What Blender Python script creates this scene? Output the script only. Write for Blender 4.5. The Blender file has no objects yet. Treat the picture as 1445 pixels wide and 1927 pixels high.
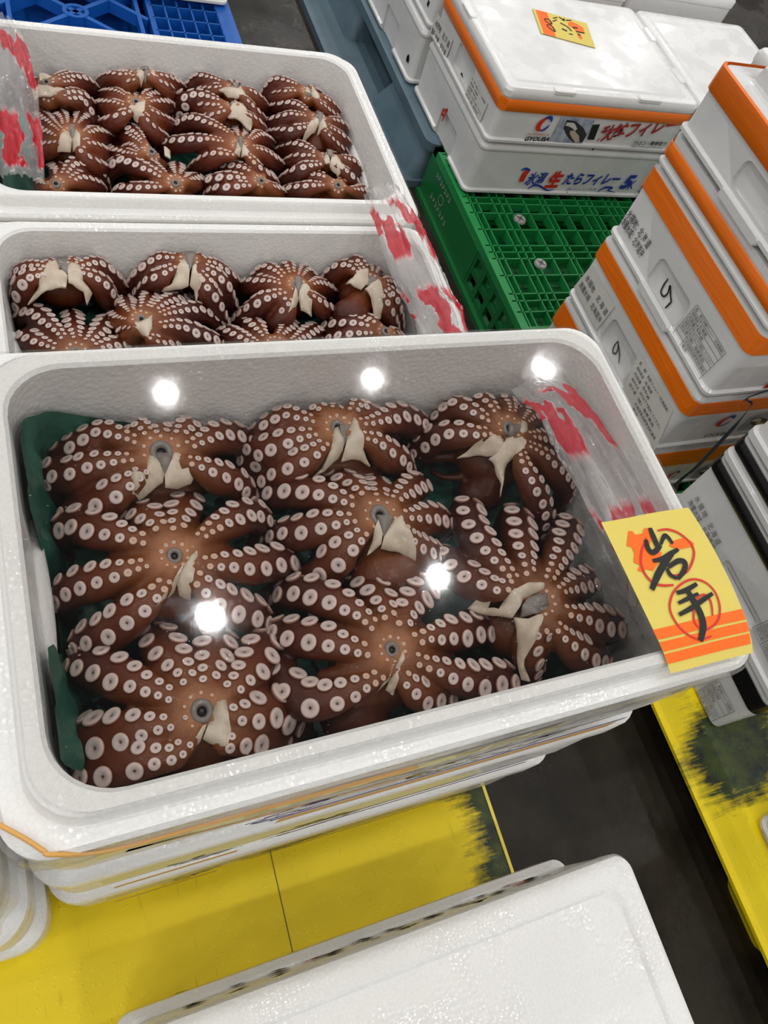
import bpy, bmesh, math, random
from mathutils import Vector, Matrix, noise
from mathutils.bvhtree import BVHTree

scn = bpy.context.scene
COL = scn.collection

# ------------------------------------------------------------------ camera
W, H, FPX = 1445.0, 1927.0, 1465.0
CX, CY = W / 2, H / 2
R0 = Vector((0.9138166, -0.29249489, 0.28175515))     # camera right
R1 = Vector((-0.12870471, -0.86657018, -0.48217343))  # camera down
R2 = Vector((0.38519388, 0.40435487, -0.82953168))    # view direction
EYE = Vector((0.02487, -0.09906, 1.33))
cam = bpy.data.cameras.new('camera')
cam.sensor_fit = 'VERTICAL'; cam.sensor_height = 36.0
cam.lens = FPX / H * 36.0
cam.clip_start = 0.02; cam.clip_end = 60
cam_o = bpy.data.objects.new('camera', cam); COL.objects.link(cam_o)
m = Matrix.Identity(4)
for i in range(3):
    m[i][0] = R0[i]; m[i][1] = -R1[i]; m[i][2] = -R2[i]; m[i][3] = EYE[i]
cam_o.matrix_world = m
scn.camera = cam_o

# ------------------------------------------------------------------ light
scn.view_settings.view_transform = 'Standard'
scn.view_settings.look = 'None'
scn.view_settings.gamma = 1.0
scn.view_settings.exposure = 0.0
scn.cycles.transparent_max_bounces = 24
scn.cycles.max_bounces = 8
wd = bpy.data.worlds.new('world'); scn.world = wd; wd.use_nodes = True
bg = wd.node_tree.nodes['Background']
bg.inputs[0].default_value = (0.98, 0.97, 0.95, 1)
bg.inputs[1].default_value = 0.10
LAMP_Z = 4.5
LAMP_W = 9.0
def ceiling_lamp(lx, ly, k):
    L = bpy.data.lights.new('ceiling_lamp', 'AREA')
    L.shape = 'DISK'; L.size = 0.13 * math.sqrt(k); L.energy = LAMP_W * k
    L.color = (1.0, 0.99, 0.975)
    lo = bpy.data.objects.new('ceiling_lamp', L); COL.objects.link(lo)
    lo.location = (lx, ly, LAMP_Z)
for i in range(-2, 3):                      # the near lamps of the hall, on their 1.45 m grid
    for j in range(-2, 3):
        ceiling_lamp(0.78 + 1.45 * i, 1.5 + 1.45 * j, 1)
for i in range(-3, 4):                      # the rest of the hall, one luminaire standing for a 2 x 2 cluster
    for j in range(-3, 4):
        if max(abs(i), abs(j)) >= 2:
            ceiling_lamp(0.78 + 2.9 * i, 1.5 + 2.9 * j, 4)


# ------------------------------------------------------------------ helpers
def ray(px):
    return R0 * (px[0] - CX) + R1 * (px[1] - CY) + R2 * FPX

def at_z(px, z):
    d = ray(px); return EYE + d * ((z - EYE.z) / d.z)

def at_y(px, y):
    d = ray(px); return EYE + d * ((y - EYE.y) / d.y)

def at_x(px, x):
    d = ray(px); return EYE + d * ((x - EYE.x) / d.x)

def tag(o, label=None, cat=None, group=None, kind=None):
    if label: o['label'] = label
    if cat: o['category'] = cat
    if group: o['group'] = group
    if kind: o['kind'] = kind
    return o

def empty(name, loc=(0, 0, 0)):
    o = bpy.data.objects.new(name, None); COL.objects.link(o)
    o.empty_display_size = 0.05; o.location = loc
    return o

def link_mesh(name, me, mat=None, parent=None):
    o = bpy.data.objects.new(name, me); COL.objects.link(o)
    if mat is not None:
        for mm in (mat if isinstance(mat, (list, tuple)) else [mat]):
            me.materials.append(mm)
    if parent is not None:
        o.parent = parent
        o.matrix_parent_inverse = Matrix.Translation(-parent.location)
    return o

def build(name, bm, mat, parent=None, smooth=False, angle=None, local=None):
    me = bpy.data.meshes.new(name)
    bmesh.ops.recalc_face_normals(bm, faces=bm.faces)
    if local is not None:
        bmesh.ops.translate(bm, verts=bm.verts, vec=-Vector(local))
    bm.to_mesh(me); bm.free()
    if smooth:
        for p in me.polygons: p.use_smooth = True
        if angle is not None:
            me.set_sharp_from_angle(angle=math.radians(angle))
    o = link_mesh(name, me, mat, None)
    if parent is not None:
        o.parent = parent
        if local is None:
            o.matrix_parent_inverse = Matrix.Translation(-parent.location)
    return o

def rrect(x0, x1, y0, y1, r, z, n=6):
    pts = []
    for cx, cy, a in ((x1 - r, y1 - r, 0), (x0 + r, y1 - r, 90), (x0 + r, y0 + r, 180), (x1 - r, y0 + r, 270)):
        for i in range(n + 1):
            t = math.radians(a + 90 * i / n)
            pts.append(Vector((cx + r * math.cos(t), cy + r * math.sin(t), z)))
    return pts

def loft(bm, loops, cap0=True, cap1=True, mat=0):
    rings = [[bm.verts.new(p) for p in l] for l in loops]
    n = len(rings[0])
    for a, b in zip(rings, rings[1:]):
        for i in range(n):
            f = bm.faces.new((a[i], a[(i + 1) % n], b[(i + 1) % n], b[i])); f.material_index = mat
    if cap0: bm.faces.new(rings[0][::-1]).material_index = mat
    if cap1: bm.faces.new(rings[-1]).material_index = mat
    return rings

def add_box(bm, x0, x1, y0, y1, z0, z1, mat=0):
    v = [bm.verts.new((x, y, z)) for z in (z0, z1) for x, y in ((x0, y0), (x1, y0), (x1, y1), (x0, y1))]
    for f in ((3, 2, 1, 0), (4, 5, 6, 7), (0, 1, 5, 4), (1, 2, 6, 5), (2, 3, 7, 6), (3, 0, 4, 7)):
        bm.faces.new([v[i] for i in f]).material_index = mat

def add_bar(bm, a, b, w, z0, z1):
    a = Vector(a); b = Vector(b); d = (b - a).normalized(); n = Vector((-d.y, d.x)) * (w / 2)
    c = [a + n, b + n, b - n, a - n]
    v = [bm.verts.new((p.x, p.y, z)) for z in (z0, z1) for p in c]
    for f in ((3, 2, 1, 0), (4, 5, 6, 7), (0, 1, 5, 4), (1, 2, 6, 5), (2, 3, 7, 6), (3, 0, 4, 7)):
        bm.faces.new([v[i] for i in f])

def frames(pts):
    out = []
    for i in range(len(pts)):
        a = pts[max(0, i - 1)]; b = pts[min(len(pts) - 1, i + 1)]
        t = (b - a)
        t = t.normalized() if t.length > 1e-9 else Vector((1, 0, 0))
        out.append(t)
    return out

def add_tube(bm, pts, rad, n=10, up=Vector((0, 0, 1)), wide=1.0, tall=1.0):
    ts = frames(pts)
    rings = []
    for p, t, r in zip(pts, ts, rad):
        s = t.cross(up)
        if s.length < 1e-4: s = t.cross(Vector((0.3, 1, 0.1)))
        s.normalize(); u = s.cross(t).normalized()
        rings.append([bm.verts.new(p + (s * math.cos(2 * math.pi * k / n) * wide + u * math.sin(2 * math.pi * k / n) * tall) * r) for k in range(n)])
    for a, b in zip(rings, rings[1:]):
        for i in range(n):
            bm.faces.new((a[i], a[(i + 1) % n], b[(i + 1) % n], b[i]))
    e0 = bm.verts.new(pts[0] - ts[0] * rad[0] * 0.7); e1 = bm.verts.new(pts[-1] + ts[-1] * rad[-1] * 0.7)
    for i in range(n):
        bm.faces.new((rings[0][(i + 1) % n], rings[0][i], e0))
        bm.faces.new((rings[-1][i], rings[-1][(i + 1) % n], e1))

def add_ellipsoid(bm, c, rx, ry, rz, seg=20, rings=12, rot=None):
    M = Matrix.Translation(c) @ (rot.to_4x4() if rot else Matrix.Identity(4)) @ Matrix.Diagonal((rx, ry, rz, 1))
    bmesh.ops.create_uvsphere(bm, u_segments=seg, v_segments=rings, radius=1, matrix=M)

def catmull(pts, n):
    out = []
    P = [pts[0] + (pts[0] - pts[1])] + list(pts) + [pts[-1] + (pts[-1] - pts[-2])]
    for i in range(1, len(P) - 2):
        for k in range(n):
            t = k / n
            a, b, c, d = P[i - 1], P[i], P[i + 1], P[i + 2]
            out.append(0.5 * ((2 * b) + (c - a) * t + (2 * a - 5 * b + 4 * c - d) * t * t + (3 * b - a - 3 * c + d) * t ** 3))
    out.append(P[-2].copy())
    return out

def smoothstep(t):
    t = max(0.0, min(1.0, t)); return t * t * (3 - 2 * t)


# ------------------------------------------------------------------ materials
def mat(name, base=(0.8, 0.8, 0.8), rough=0.5, spec=0.5, metal=0.0, coat=0.0):
    m = bpy.data.materials.new(name); m.use_nodes = True
    b = m.node_tree.nodes['Principled BSDF']
    b.inputs['Base Color'].default_value = (*base, 1)
    b.inputs['Roughness'].default_value = rough
    b.inputs['Specular IOR Level'].default_value = spec
    b.inputs['Metallic'].default_value = metal
    b.inputs['Coat Weight'].default_value = coat
    b.inputs['Coat Roughness'].default_value = 0.12
    return m

def N(m, t, **kw):
    n = m.node_tree.nodes.new(t)
    for k, v in kw.items():
        if hasattr(n, k): setattr(n, k, v)
        else: n.inputs[k].default_value = v
    return n

def L(m, a, b):
    m.node_tree.links.new(a, b)

def bsdf(m):
    return m.node_tree.nodes['Principled BSDF']

def coords(m, kind='Object'):
    return N(m, 'ShaderNodeTexCoord').outputs[kind]

def ramp(m, fac, stops):
    r = N(m, 'ShaderNodeValToRGB')
    e = r.color_ramp.elements
    e[0].position, e[0].color = stops[0][0], (*stops[0][1], 1)
    e[1].position, e[1].color = stops[1][0], (*stops[1][1], 1)
    for p, c in stops[2:]:
        x = e.new(p); x.color = (*c, 1)
    L(m, fac, r.inputs[0])
    return r.outputs[0]

def mixc(m, fac, a, b, mode='MIX'):
    x = N(m, 'ShaderNodeMix', data_type='RGBA', blend_type=mode)
    for s, v in ((x.inputs[0], fac), (x.inputs[6], a), (x.inputs[7], b)):
        if hasattr(v, 'is_output'): L(m, v, s)
        elif isinstance(v, (int, float)): s.default_value = v
        else: s.default_value = (*v, 1)
    return x.outputs[2]

def noise_tex(m, co, scale, detail=4, rough=0.55):
    n = N(m, 'ShaderNodeTexNoise'); n.inputs['Scale'].default_value = scale
    n.inputs['Detail'].default_value = detail; n.inputs['Roughness'].default_value = rough
    L(m, co, n.inputs['Vector']); return n.outputs[0]

def math_n(m, op, a, b=None):
    x = N(m, 'ShaderNodeMath', operation=op)
    for s, v in ((x.inputs[0], a), (x.inputs[1], b)):
        if v is None: continue
        if hasattr(v, 'is_output'): L(m, v, s)
        else: s.default_value = v
    return x.outputs[0]

def bump(m, h, strength, dist=0.001, normal_in=None):
    b = N(m, 'ShaderNodeBump'); b.inputs['Strength'].default_value = strength
    b.inputs['Distance'].default_value = dist
    L(m, h, b.inputs['Height'])
    if normal_in is not None: L(m, normal_in, b.inputs['Normal'])
    return b.outputs[0]

def foam_mat(name, base, cell=190, strength=0.45, rough=0.32):
    m = mat(name, base, rough, 0.5)
    co = coords(m)
    v = N(m, 'ShaderNodeTexVoronoi'); v.inputs['Scale'].default_value = cell
    L(m, co, v.inputs['Vector'])
    nz = noise_tex(m, co, 60, 3)
    h = math_n(m, 'ADD', math_n(m, 'MULTIPLY', v.outputs['Distance'], -0.8), nz)
    L(m, bump(m, h, strength, 0.0012), bsdf(m).inputs['Normal'])
    c = mixc(m, noise_tex(m, co, 9, 5), tuple(x * 0.93 for x in base), base)
    ve = N(m, 'ShaderNodeTexVoronoi', feature='DISTANCE_TO_EDGE'); ve.inputs['Scale'].default_value = cell; L(m, co, ve.inputs['Vector'])
    ed = N(m, 'ShaderNodeMapRange'); ed.inputs[1].default_value = 0.0; ed.inputs[2].default_value = 0.10; ed.inputs[3].default_value = 0.35 * strength; ed.inputs[4].default_value = 0.0; L(m, ve.outputs['Distance'], ed.inputs[0])
    c = mixc(m, ed.outputs[0], c, tuple(x * 0.6 for x in base))
    L(m, c, bsdf(m).inputs['Base Color'])
    # wet patches
    r = N(m, 'ShaderNodeMapRange'); r.inputs[1].default_value = 0.42; r.inputs[2].default_value = 0.62
    r.inputs[3].default_value = 0.16; r.inputs[4].default_value = rough + 0.12
    L(m, noise_tex(m, co, 14, 4), r.inputs[0]); L(m, r.outputs[0], bsdf(m).inputs['Roughness'])
    return m

M = {}
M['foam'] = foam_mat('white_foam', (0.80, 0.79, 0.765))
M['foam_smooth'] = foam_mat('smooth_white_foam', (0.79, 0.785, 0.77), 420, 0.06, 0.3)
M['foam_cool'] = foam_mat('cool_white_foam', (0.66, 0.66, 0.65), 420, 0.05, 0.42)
M['orange'] = mat('orange_tape', (0.80, 0.16, 0.004), 0.28, 0.5)
co = coords(M['orange'])
mp = N(M['orange'], 'ShaderNodeMapping'); mp.inputs['Scale'].default_value = (5, 5, 60); L(M['orange'], co, mp.inputs['Vector'])
L(M['orange'], bump(M['orange'], noise_tex(M['orange'], mp.outputs[0], 1.6, 3), 0.35, 0.003), bsdf(M['orange']).inputs['Normal'])
M['black_tape'] = mat('black_tape', (0.006, 0.006, 0.007), 0.25, 0.5)
M['ink'] = mat('black_ink', (0.015, 0.014, 0.014), 0.55, 0.3)
M['ink_grey'] = mat('grey_ink', (0.07, 0.07, 0.07), 0.6, 0.3)
M['red_ink'] = mat('red_ink', (0.60, 0.03, 0.02), 0.5, 0.3)
M['dark_red_ink'] = mat('dark_red_ink', (0.36, 0.02, 0.02), 0.5, 0.3)
M['blue_ink'] = mat('blue_ink', (0.02, 0.05, 0.32), 0.5, 0.3)
M['orange_ink'] = mat('orange_ink', (0.92, 0.14, 0.004), 0.45, 0.3)
M['purple_ink'] = mat('purple_ink', (0.05, 0.02, 0.2), 0.5, 0.3)
M['tan_ink'] = mat('tan_ink', (0.62, 0.36, 0.13), 0.5, 0.3)
M['yellow_ink'] = mat('yellow_ink', (0.86, 0.70, 0.12), 0.5, 0.3)
M['pale_yellow_ink'] = mat('pale_yellow_ink', (0.72, 0.64, 0.30), 0.5, 0.3)
M['olive_ink'] = mat('olive_ink', (0.20, 0.17, 0.03), 0.5, 0.3)
M['paper'] = mat('yellow_paper', (0.70, 0.55, 0.10), 0.5, 0.35)
co = coords(M['paper'])
c = mixc(M['paper'], noise_tex(M['paper'], co, 35, 6, 0.7), (0.62, 0.51, 0.12), (0.74, 0.58, 0.10))
L(M['paper'], c, bsdf(M['paper']).inputs['Base Color'])
M['label_paper'] = mat('label_paper', (0.62, 0.61, 0.57), 0.45, 0.3)
M['green_plastic'] = mat('green_plastic', (0.004, 0.125, 0.028), 0.38, 0.5)
M['green_bright'] = mat('bright_green_plastic', (0.012, 0.23, 0.055), 0.35, 0.5)
M['blue_plastic'] = mat('blue_plastic', (0.006, 0.10, 0.42), 0.35, 0.5)
M['blue_grey'] = mat('blue_grey_plastic', (0.065, 0.115, 0.15), 0.45, 0.5)
co = coords(M['blue_grey'])
c = mixc(M['blue_grey'], noise_tex(M['blue_grey'], co, 9, 6, 0.7), (0.035, 0.065, 0.085), (0.12, 0.19, 0.23))
L(M['blue_grey'], c, bsdf(M['blue_grey']).inputs['Base Color'])
M['grommet'] = mat('grey_rubber', (0.33, 0.33, 0.31), 0.5, 0.4)
M['grommet_dark'] = mat('dark_rubber', (0.08, 0.08, 0.08), 0.5, 0.4)
M['strap'] = mat('blue_strap', (0.012, 0.035, 0.07), 0.35, 0.5)
M['rubber_band'] = mat('tan_rubber', (0.66, 0.34, 0.08), 0.4, 0.5)


def yellow_skid_mat(name, edge_axis, edge_val, sign):
    m = mat(name, (0.55, 0.41, 0.005), 0.3, 0.45)
    co = coords(m)
    sx = N(m, 'ShaderNodeSeparateXYZ'); L(m, co, sx.inputs[0])
    # scuffed dark zone: distance from the worn edge (or worn corner) against streaky noise
    if sign: d = math_n(m, 'MULTIPLY', math_n(m, 'SUBTRACT', sx.outputs[edge_axis], edge_val), sign)
    else:
        dv = N(m, 'ShaderNodeVectorMath', operation='DISTANCE'); L(m, co, dv.inputs[0]); dv.inputs[1].default_value = edge_val
        d = math_n(m, 'SUBTRACT', dv.outputs['Value'], 0.035)
    mp = N(m, 'ShaderNodeMapping'); mp.inputs['Scale'].default_value = (6, 60, 6); L(m, co, mp.inputs['Vector'])
    streak = noise_tex(m, mp.outputs[0], 2.2, 6, 0.7)
    blot = noise_tex(m, co, 7, 6, 0.65)
    s = math_n(m, 'ADD', math_n(m, 'MULTIPLY', streak, 0.10), math_n(m, 'MULTIPLY', blot, 0.16))
    k = math_n(m, 'SUBTRACT', math_n(m, 'SUBTRACT', s, 0.062), d)
    r = N(m, 'ShaderNodeMapRange'); r.inputs[1].default_value = -0.008; r.inputs[2].default_value = 0.03
    L(m, k, r.inputs[0])
    dirt = ramp(m, noise_tex(m, co, 5, 5), [(0.3, (0.86, 0.65, 0.001)), (0.75, (0.98, 0.76, 0.002))])
    mp2 = N(m, 'ShaderNodeMapping'); mp2.inputs['Scale'].default_value = (90, 9, 9); mp2.inputs['Rotation'].default_value = (0, 0, 0.5); L(m, co, mp2.inputs['Vector'])
    scr = N(m, 'ShaderNodeMapRange'); scr.inputs[1].default_value = 0.66; scr.inputs[2].default_value = 0.74
    L(m, noise_tex(m, mp2.outputs[0], 1.5, 3), scr.inputs[0])
    c1 = mixc(m, math_n(m, 'MULTIPLY', scr.outputs[0], 0.3), dirt, (0.25, 0.17, 0.004))
    c2 = mixc(m, r.outputs[0], c1, ramp(m, noise_tex(m, co, 40, 4), [(0.3, (0.004, 0.010, 0.010)), (0.75, (0.06, 0.085, 0.008))]))
    L(m, c2, bsdf(m).inputs['Base Color'])
    v = N(m, 'ShaderNodeTexVoronoi'); v.inputs['Scale'].default_value = 140; L(m, co, v.inputs['Vector'])
    drop = N(m, 'ShaderNodeMapRange'); drop.inputs[1].default_value = 0.0; drop.inputs[2].default_value = 0.35; drop.inputs[3].default_value = 1; drop.inputs[4].default_value = 0
    L(m, v.outputs['Distance'], drop.inputs[0])
    wet = N(m, 'ShaderNodeMapRange'); wet.inputs[1].default_value = 0.43; wet.inputs[2].default_value = 0.50; L(m, noise_tex(m, co, 11, 3), wet.inputs[0])
    h = math_n(m, 'ADD', math_n(m, 'MULTIPLY', math_n(m, 'MULTIPLY', drop.outputs[0], wet.outputs[0]), 1.0), math_n(m, 'MULTIPLY', noise_tex(m, co, 24, 3), 0.25))
    L(m, bump(m, h, 0.5, 0.0010), bsdf(m).inputs['Normal'])
    rr = N(m, 'ShaderNodeMapRange'); rr.inputs[3].default_value = 0.55; rr.inputs[4].default_value = 0.06; L(m, math_n(m, 'MULTIPLY', drop.outputs[0], wet.outputs[0]), rr.inputs[0])
    L(m, rr.outputs[0], bsdf(m).inputs['Roughness'])
    return m

M['skid'] = yellow_skid_mat('worn_yellow_plastic', 0, 0.591, -1.0)
M['skid_b'] = yellow_skid_mat('worn_yellow_plastic_beside', 0, (1.085, -0.085, 0.14), 0)

m = mat('wet_concrete', (0.03, 0.027, 0.022), 0.3, 0.25)
co = coords(m)
c = ramp(m, noise_tex(m, co, 6, 8, 0.7), [(0.3, (0.010, 0.0080, 0.0055)), (0.7, (0.032, 0.0255, 0.0175))])
L(m, c, bsdf(m).inputs['Base Color'])
rr = N(m, 'ShaderNodeMapRange'); rr.inputs[1].default_value = 0.4; rr.inputs[2].default_value = 0.6; rr.inputs[3].default_value = 0.12; rr.inputs[4].default_value = 0.55
L(m, noise_tex(m, co, 4, 5), rr.inputs[0]); L(m, rr.outputs[0], bsdf(m).inputs['Roughness'])
L(m, bump(m, noise_tex(m, co, 70, 5, 0.7), 0.35, 0.003), bsdf(m).inputs['Normal'])
M['floor'] = m

m = mat('green_liner', (0.022, 0.11, 0.075), 0.42, 0.45)
co = coords(m)
c = ramp(m, noise_tex(m, co, 22, 5), [(0.3, (0.016, 0.085, 0.06)), (0.7, (0.035, 0.145, 0.10))])
L(m, c, bsdf(m).inputs['Base Color'])
L(m, bump(m, noise_tex(m, co, 45, 4, 0.6), 0.5, 0.004), bsdf(m).inputs['Normal'])
M['liner'] = m

# octopus skin: peach round the mouth, red-brown along the arms
def skin_mat(name, web, arm, back, reach=10.0):
    m = mat(name, arm, 0.38, 0.28, coat=0.05)
    co = coords(m)
    ln = N(m, 'ShaderNodeVectorMath', operation='LENGTH'); L(m, co, ln.inputs[0])
    mott = noise_tex(m, co, 260, 4, 0.7); big = noise_tex(m, co, 28, 4)
    d = math_n(m, 'ADD', ln.outputs['Value'], math_n(m, 'MULTIPLY', math_n(m, 'SUBTRACT', big, 0.5), 0.03))
    d = math_n(m, 'MULTIPLY', d, reach)
    oi = N(m, 'ShaderNodeObjectInfo')
    c = ramp(m, d, [(0.0, (0.52, 0.26, 0.14)), (0.11, (0.40, 0.165, 0.07)), (0.24, web), (0.66, arm), (0.95, back)])
    c = mixc(m, math_n(m, 'MULTIPLY', mott, 0.45), c, tuple(x * 0.45 for x in arm), 'MIX')
    hs = N(m, 'ShaderNodeHueSaturation')
    v = N(m, 'ShaderNodeMapRange'); v.inputs[3].default_value = 0.82; v.inputs[4].default_value = 1.15; L(m, oi.outputs['Random'], v.inputs[0])
    L(m, v.outputs[0], hs.inputs['Value']); L(m, c, hs.inputs['Color'])
    L(m, hs.outputs[0], bsdf(m).inputs['Base Color'])
    L(m, bump(m, noise_tex(m, co, 420, 3), 0.25, 0.0008), bsdf(m).inputs['Normal'])
    return m

M['skin'] = skin_mat('octopus_skin', (0.200, 0.062, 0.015), (0.112, 0.0235, 0.0075), (0.048, 0.0095, 0.006))
M['skin_small'] = skin_mat('small_octopus_skin', (0.225, 0.064, 0.017), (0.125, 0.0235, 0.0085), (0.055, 0.0105, 0.007), 14.0)
m = mat('sucker_skin', (0.7, 0.6, 0.56), 0.34, 0.5, coat=0.2)
co = coords(m)
sx = N(m, 'ShaderNodeSeparateXYZ'); L(m, co, sx.inputs[0])
rr = math_n(m, 'SQRT', math_n(m, 'ADD', math_n(m, 'MULTIPLY', sx.outputs[0], sx.outputs[0]), math_n(m, 'MULTIPLY', sx.outputs[1], sx.outputs[1])))
c = ramp(m, rr, [(0.0, (0.03, 0.012, 0.010)), (0.085, (0.07, 0.035, 0.028)), (0.15, (0.34, 0.25, 0.22)), (0.36, (0.50, 0.40, 0.37)), (0.80, (0.60, 0.49, 0.45)), (0.95, (0.50, 0.34, 0.28)), (1.0, (0.30, 0.13, 0.08))])
zc = N(m, 'ShaderNodeMapRange'); zc.inputs[1].default_value = -0.15; zc.inputs[2].default_value = 0.2; L(m, sx.outputs[2], zc.inputs[0])
c = mixc(m, zc.outputs[0], (0.17, 0.05, 0.03), c)
L(m, c, bsdf(m).inputs['Base Color'])
M['sucker'] = m
m = mat('cream_flesh', (0.66, 0.55, 0.40), 0.35, 0.5, coat=0.2)
co = coords(m)
c = ramp(m, noise_tex(m, co, 40, 5), [(0.3, (0.44, 0.345, 0.25)), (0.7, (0.58, 0.49, 0.39))])
L(m, c, bsdf(m).inputs['Base Color'])
mp = N(m, 'ShaderNodeMapping'); mp.inputs['Scale'].default_value = (90, 25, 25); L(m, co, mp.inputs['Vector'])
L(m, bump(m, noise_tex(m, mp.outputs[0], 1.5, 4), 0.4, 0.002), bsdf(m).inputs['Normal'])
M['flesh'] = m
M['mouth'] = mat('grey_mouth', (0.17, 0.145, 0.125), 0.3, 0.5, coat=0.3)
M['mouth_hole'] = mat('dark_mouth', (0.008, 0.007, 0.007), 0.25, 0.5)

def film_mat(name, haze, gloss_boost, rough, bscale, bstr, droplets=True, speck=False, cap=0.45, haze_col=(0.75, 0.73, 0.72)):
    m = bpy.data.materials.new(name); m.use_nodes = True
    nt = m.node_tree; nt.nodes.remove(nt.nodes['Principled BSDF'])
    out = nt.nodes['Material Output']
    co = coords(m)
    h = noise_tex(m, co, bscale, 4, 0.6)
    if droplets:
        v = N(m, 'ShaderNodeTexVoronoi'); v.inputs['Scale'].default_value = 480; L(m, co, v.inputs['Vector'])
        dr = N(m, 'ShaderNodeMapRange'); dr.inputs[1].default_value = 0.0; dr.inputs[2].default_value = 0.4; dr.inputs[3].default_value = 1.0; dr.inputs[4].default_value = 0.0
        L(m, v.outputs['Distance'], dr.inputs[0])
        h = math_n(m, 'ADD', math_n(m, 'MULTIPLY', h, 0.5), math_n(m, 'MULTIPLY', dr.outputs[0], 0.55))
    nrm = bump(m, h, bstr, 0.001)
    tr = N(m, 'ShaderNodeBsdfTransparent'); tr.inputs[0].default_value = (0.965, 0.96, 0.955, 1)
    gl = N(m, 'ShaderNodeBsdfGlossy'); gl.inputs['Roughness'].default_value = rough; L(m, nrm, gl.inputs['Normal'])
    df = N(m, 'ShaderNodeBsdfDiffuse'); df.inputs[0].default_value = (*haze_col, 1)
    m1 = N(m, 'ShaderNodeMixShader'); m1.inputs[0].default_value = haze
    if speck:
        mp = N(m, 'ShaderNodeMapping'); mp.inputs['Scale'].default_value = (1, 1.6, 1); L(m, co, mp.inputs['Vector'])
        sp = N(m, 'ShaderNodeMapRange'); sp.inputs[1].default_value = 0.765; sp.inputs[2].default_value = 0.81; sp.inputs[3].default_value = haze; sp.inputs[4].default_value = 0.30
        L(m, noise_tex(m, mp.outputs[0], 240, 2, 0.4), sp.inputs[0]); L(m, sp.outputs[0], m1.inputs[0])
    L(m, tr.outputs[0], m1.inputs[1]); L(m, df.outputs[0], m1.inputs[2])
    fr = N(m, 'ShaderNodeFresnel'); fr.inputs['IOR'].default_value = 1.45
    f = math_n(m, 'MINIMUM', math_n(m, 'MULTIPLY', fr.outputs[0], gloss_boost), cap)
    gls = gl.outputs[0]
    if speck:
        g2_ = N(m, 'ShaderNodeBsdfGlossy'); g2_.inputs['Roughness'].default_value = 0.045
        mg = N(m, 'ShaderNodeMixShader'); mg.inputs[0].default_value = 0.30
        L(m, g2_.outputs[0], mg.inputs[1]); L(m, gl.outputs[0], mg.inputs[2]); gls = mg.outputs[0]
    m2 = N(m, 'ShaderNodeMixShader'); L(m, f, m2.inputs[0]); L(m, m1.outputs[0], m2.inputs[1]); L(m, gls, m2.inputs[2])
    L(m, m2.outputs[0], out.inputs['Surface'])
    return m, m1

M['film'], _ = film_mat('clear_film', 0.002, 1.0, 0.03, 420, 0.06, speck=True)
M['film_crumpled'], _ = film_mat('crumpled_film', 0.06, 1.6, 0.06, 160, 0.9, False, cap=0.16)
M['bag'], bagmix = film_mat('printed_bag', 0.22, 1.8, 0.05, 110, 1.0, False)
# red printing on the bag, stretched along it (UV: u across, v along)
m = M['bag']
uv = N(m, 'ShaderNodeTexCoord').outputs['UV']
mp = N(m, 'ShaderNodeMapping'); mp.inputs['Scale'].default_value = (1.7, 2.6, 1); L(m, uv, mp.inputs['Vector'])
nz = noise_tex(m, mp.outputs[0], 1.7, 2, 0.5)
su = N(m, 'ShaderNodeSeparateXYZ'); L(m, uv, su.inputs[0])
band = N(m, 'ShaderNodeValToRGB'); cr = band.color_ramp; cr.interpolation = 'EASE'
cr.elements[0].position = 0.06; cr.elements[0].color = (0, 0, 0, 1); cr.elements[1].position = 0.12; cr.elements[1].color = (1, 1, 1, 1)
for p, v in ((0.40, 1), (0.46, 0), (0.56, 0), (0.62, 1), (0.93, 1), (0.97, 0)):
    e = cr.elements.new(p); e.color = (v, v, v, 1)
L(m, su.outputs[1], band.inputs[0])
prt = N(m, 'ShaderNodeMapRange'); prt.inputs[1].default_value = 0.47; prt.inputs[2].default_value = 0.49
L(m, nz, prt.inputs[0])
red_f = math_n(m, 'MULTIPLY', prt.outputs[0], band.outputs[0])
hz = math_n(m, 'ADD', math_n(m, 'MULTIPLY', red_f, 0.66), 0.20)
L(m, hz, bagmix.inputs[0])
dfn = [n for n in m.node_tree.nodes if n.type == 'BSDF_DIFFUSE'][0]
L(m, mixc(m, red_f, (0.78, 0.74, 0.74), (0.50, 0.004, 0.018)), dfn.inputs[0])


# ------------------------------------------------------------------ drawing on surfaces
def ribbon(bm, pts, widths, normal, lift=0.0, taper=True, mat=0):
    """a flat brush stroke through 3D points lying in a plane with the given normal"""
    if len(pts) > 2: 
        n = 6; ws = []
        for i in range(len(pts) - 1):
            for k in range(n): ws.append(widths[i] + (widths[i + 1] - widths[i]) * k / n)
        ws.append(widths[-1]); pts = catmull(pts, n); widths = ws
    ts = frames(pts); prev = None
    for p, t, w in zip(pts, ts, widths):
        s = normal.cross(t).normalized() * (w / 2)
        q = p + normal * lift
        cur = (bm.verts.new(q + s), bm.verts.new(q - s))
        if prev: bm.faces.new((prev[0], cur[0], cur[1], prev[1])).material_index = mat
        prev = cur

def flat_poly(bm, pts, normal, lift, mat=0):
    vs = [bm.verts.new(p + normal * lift) for p in pts]
    f = bm.faces.new(vs); f.material_index = mat
    bmesh.ops.triangulate(bm, faces=[f])

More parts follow.
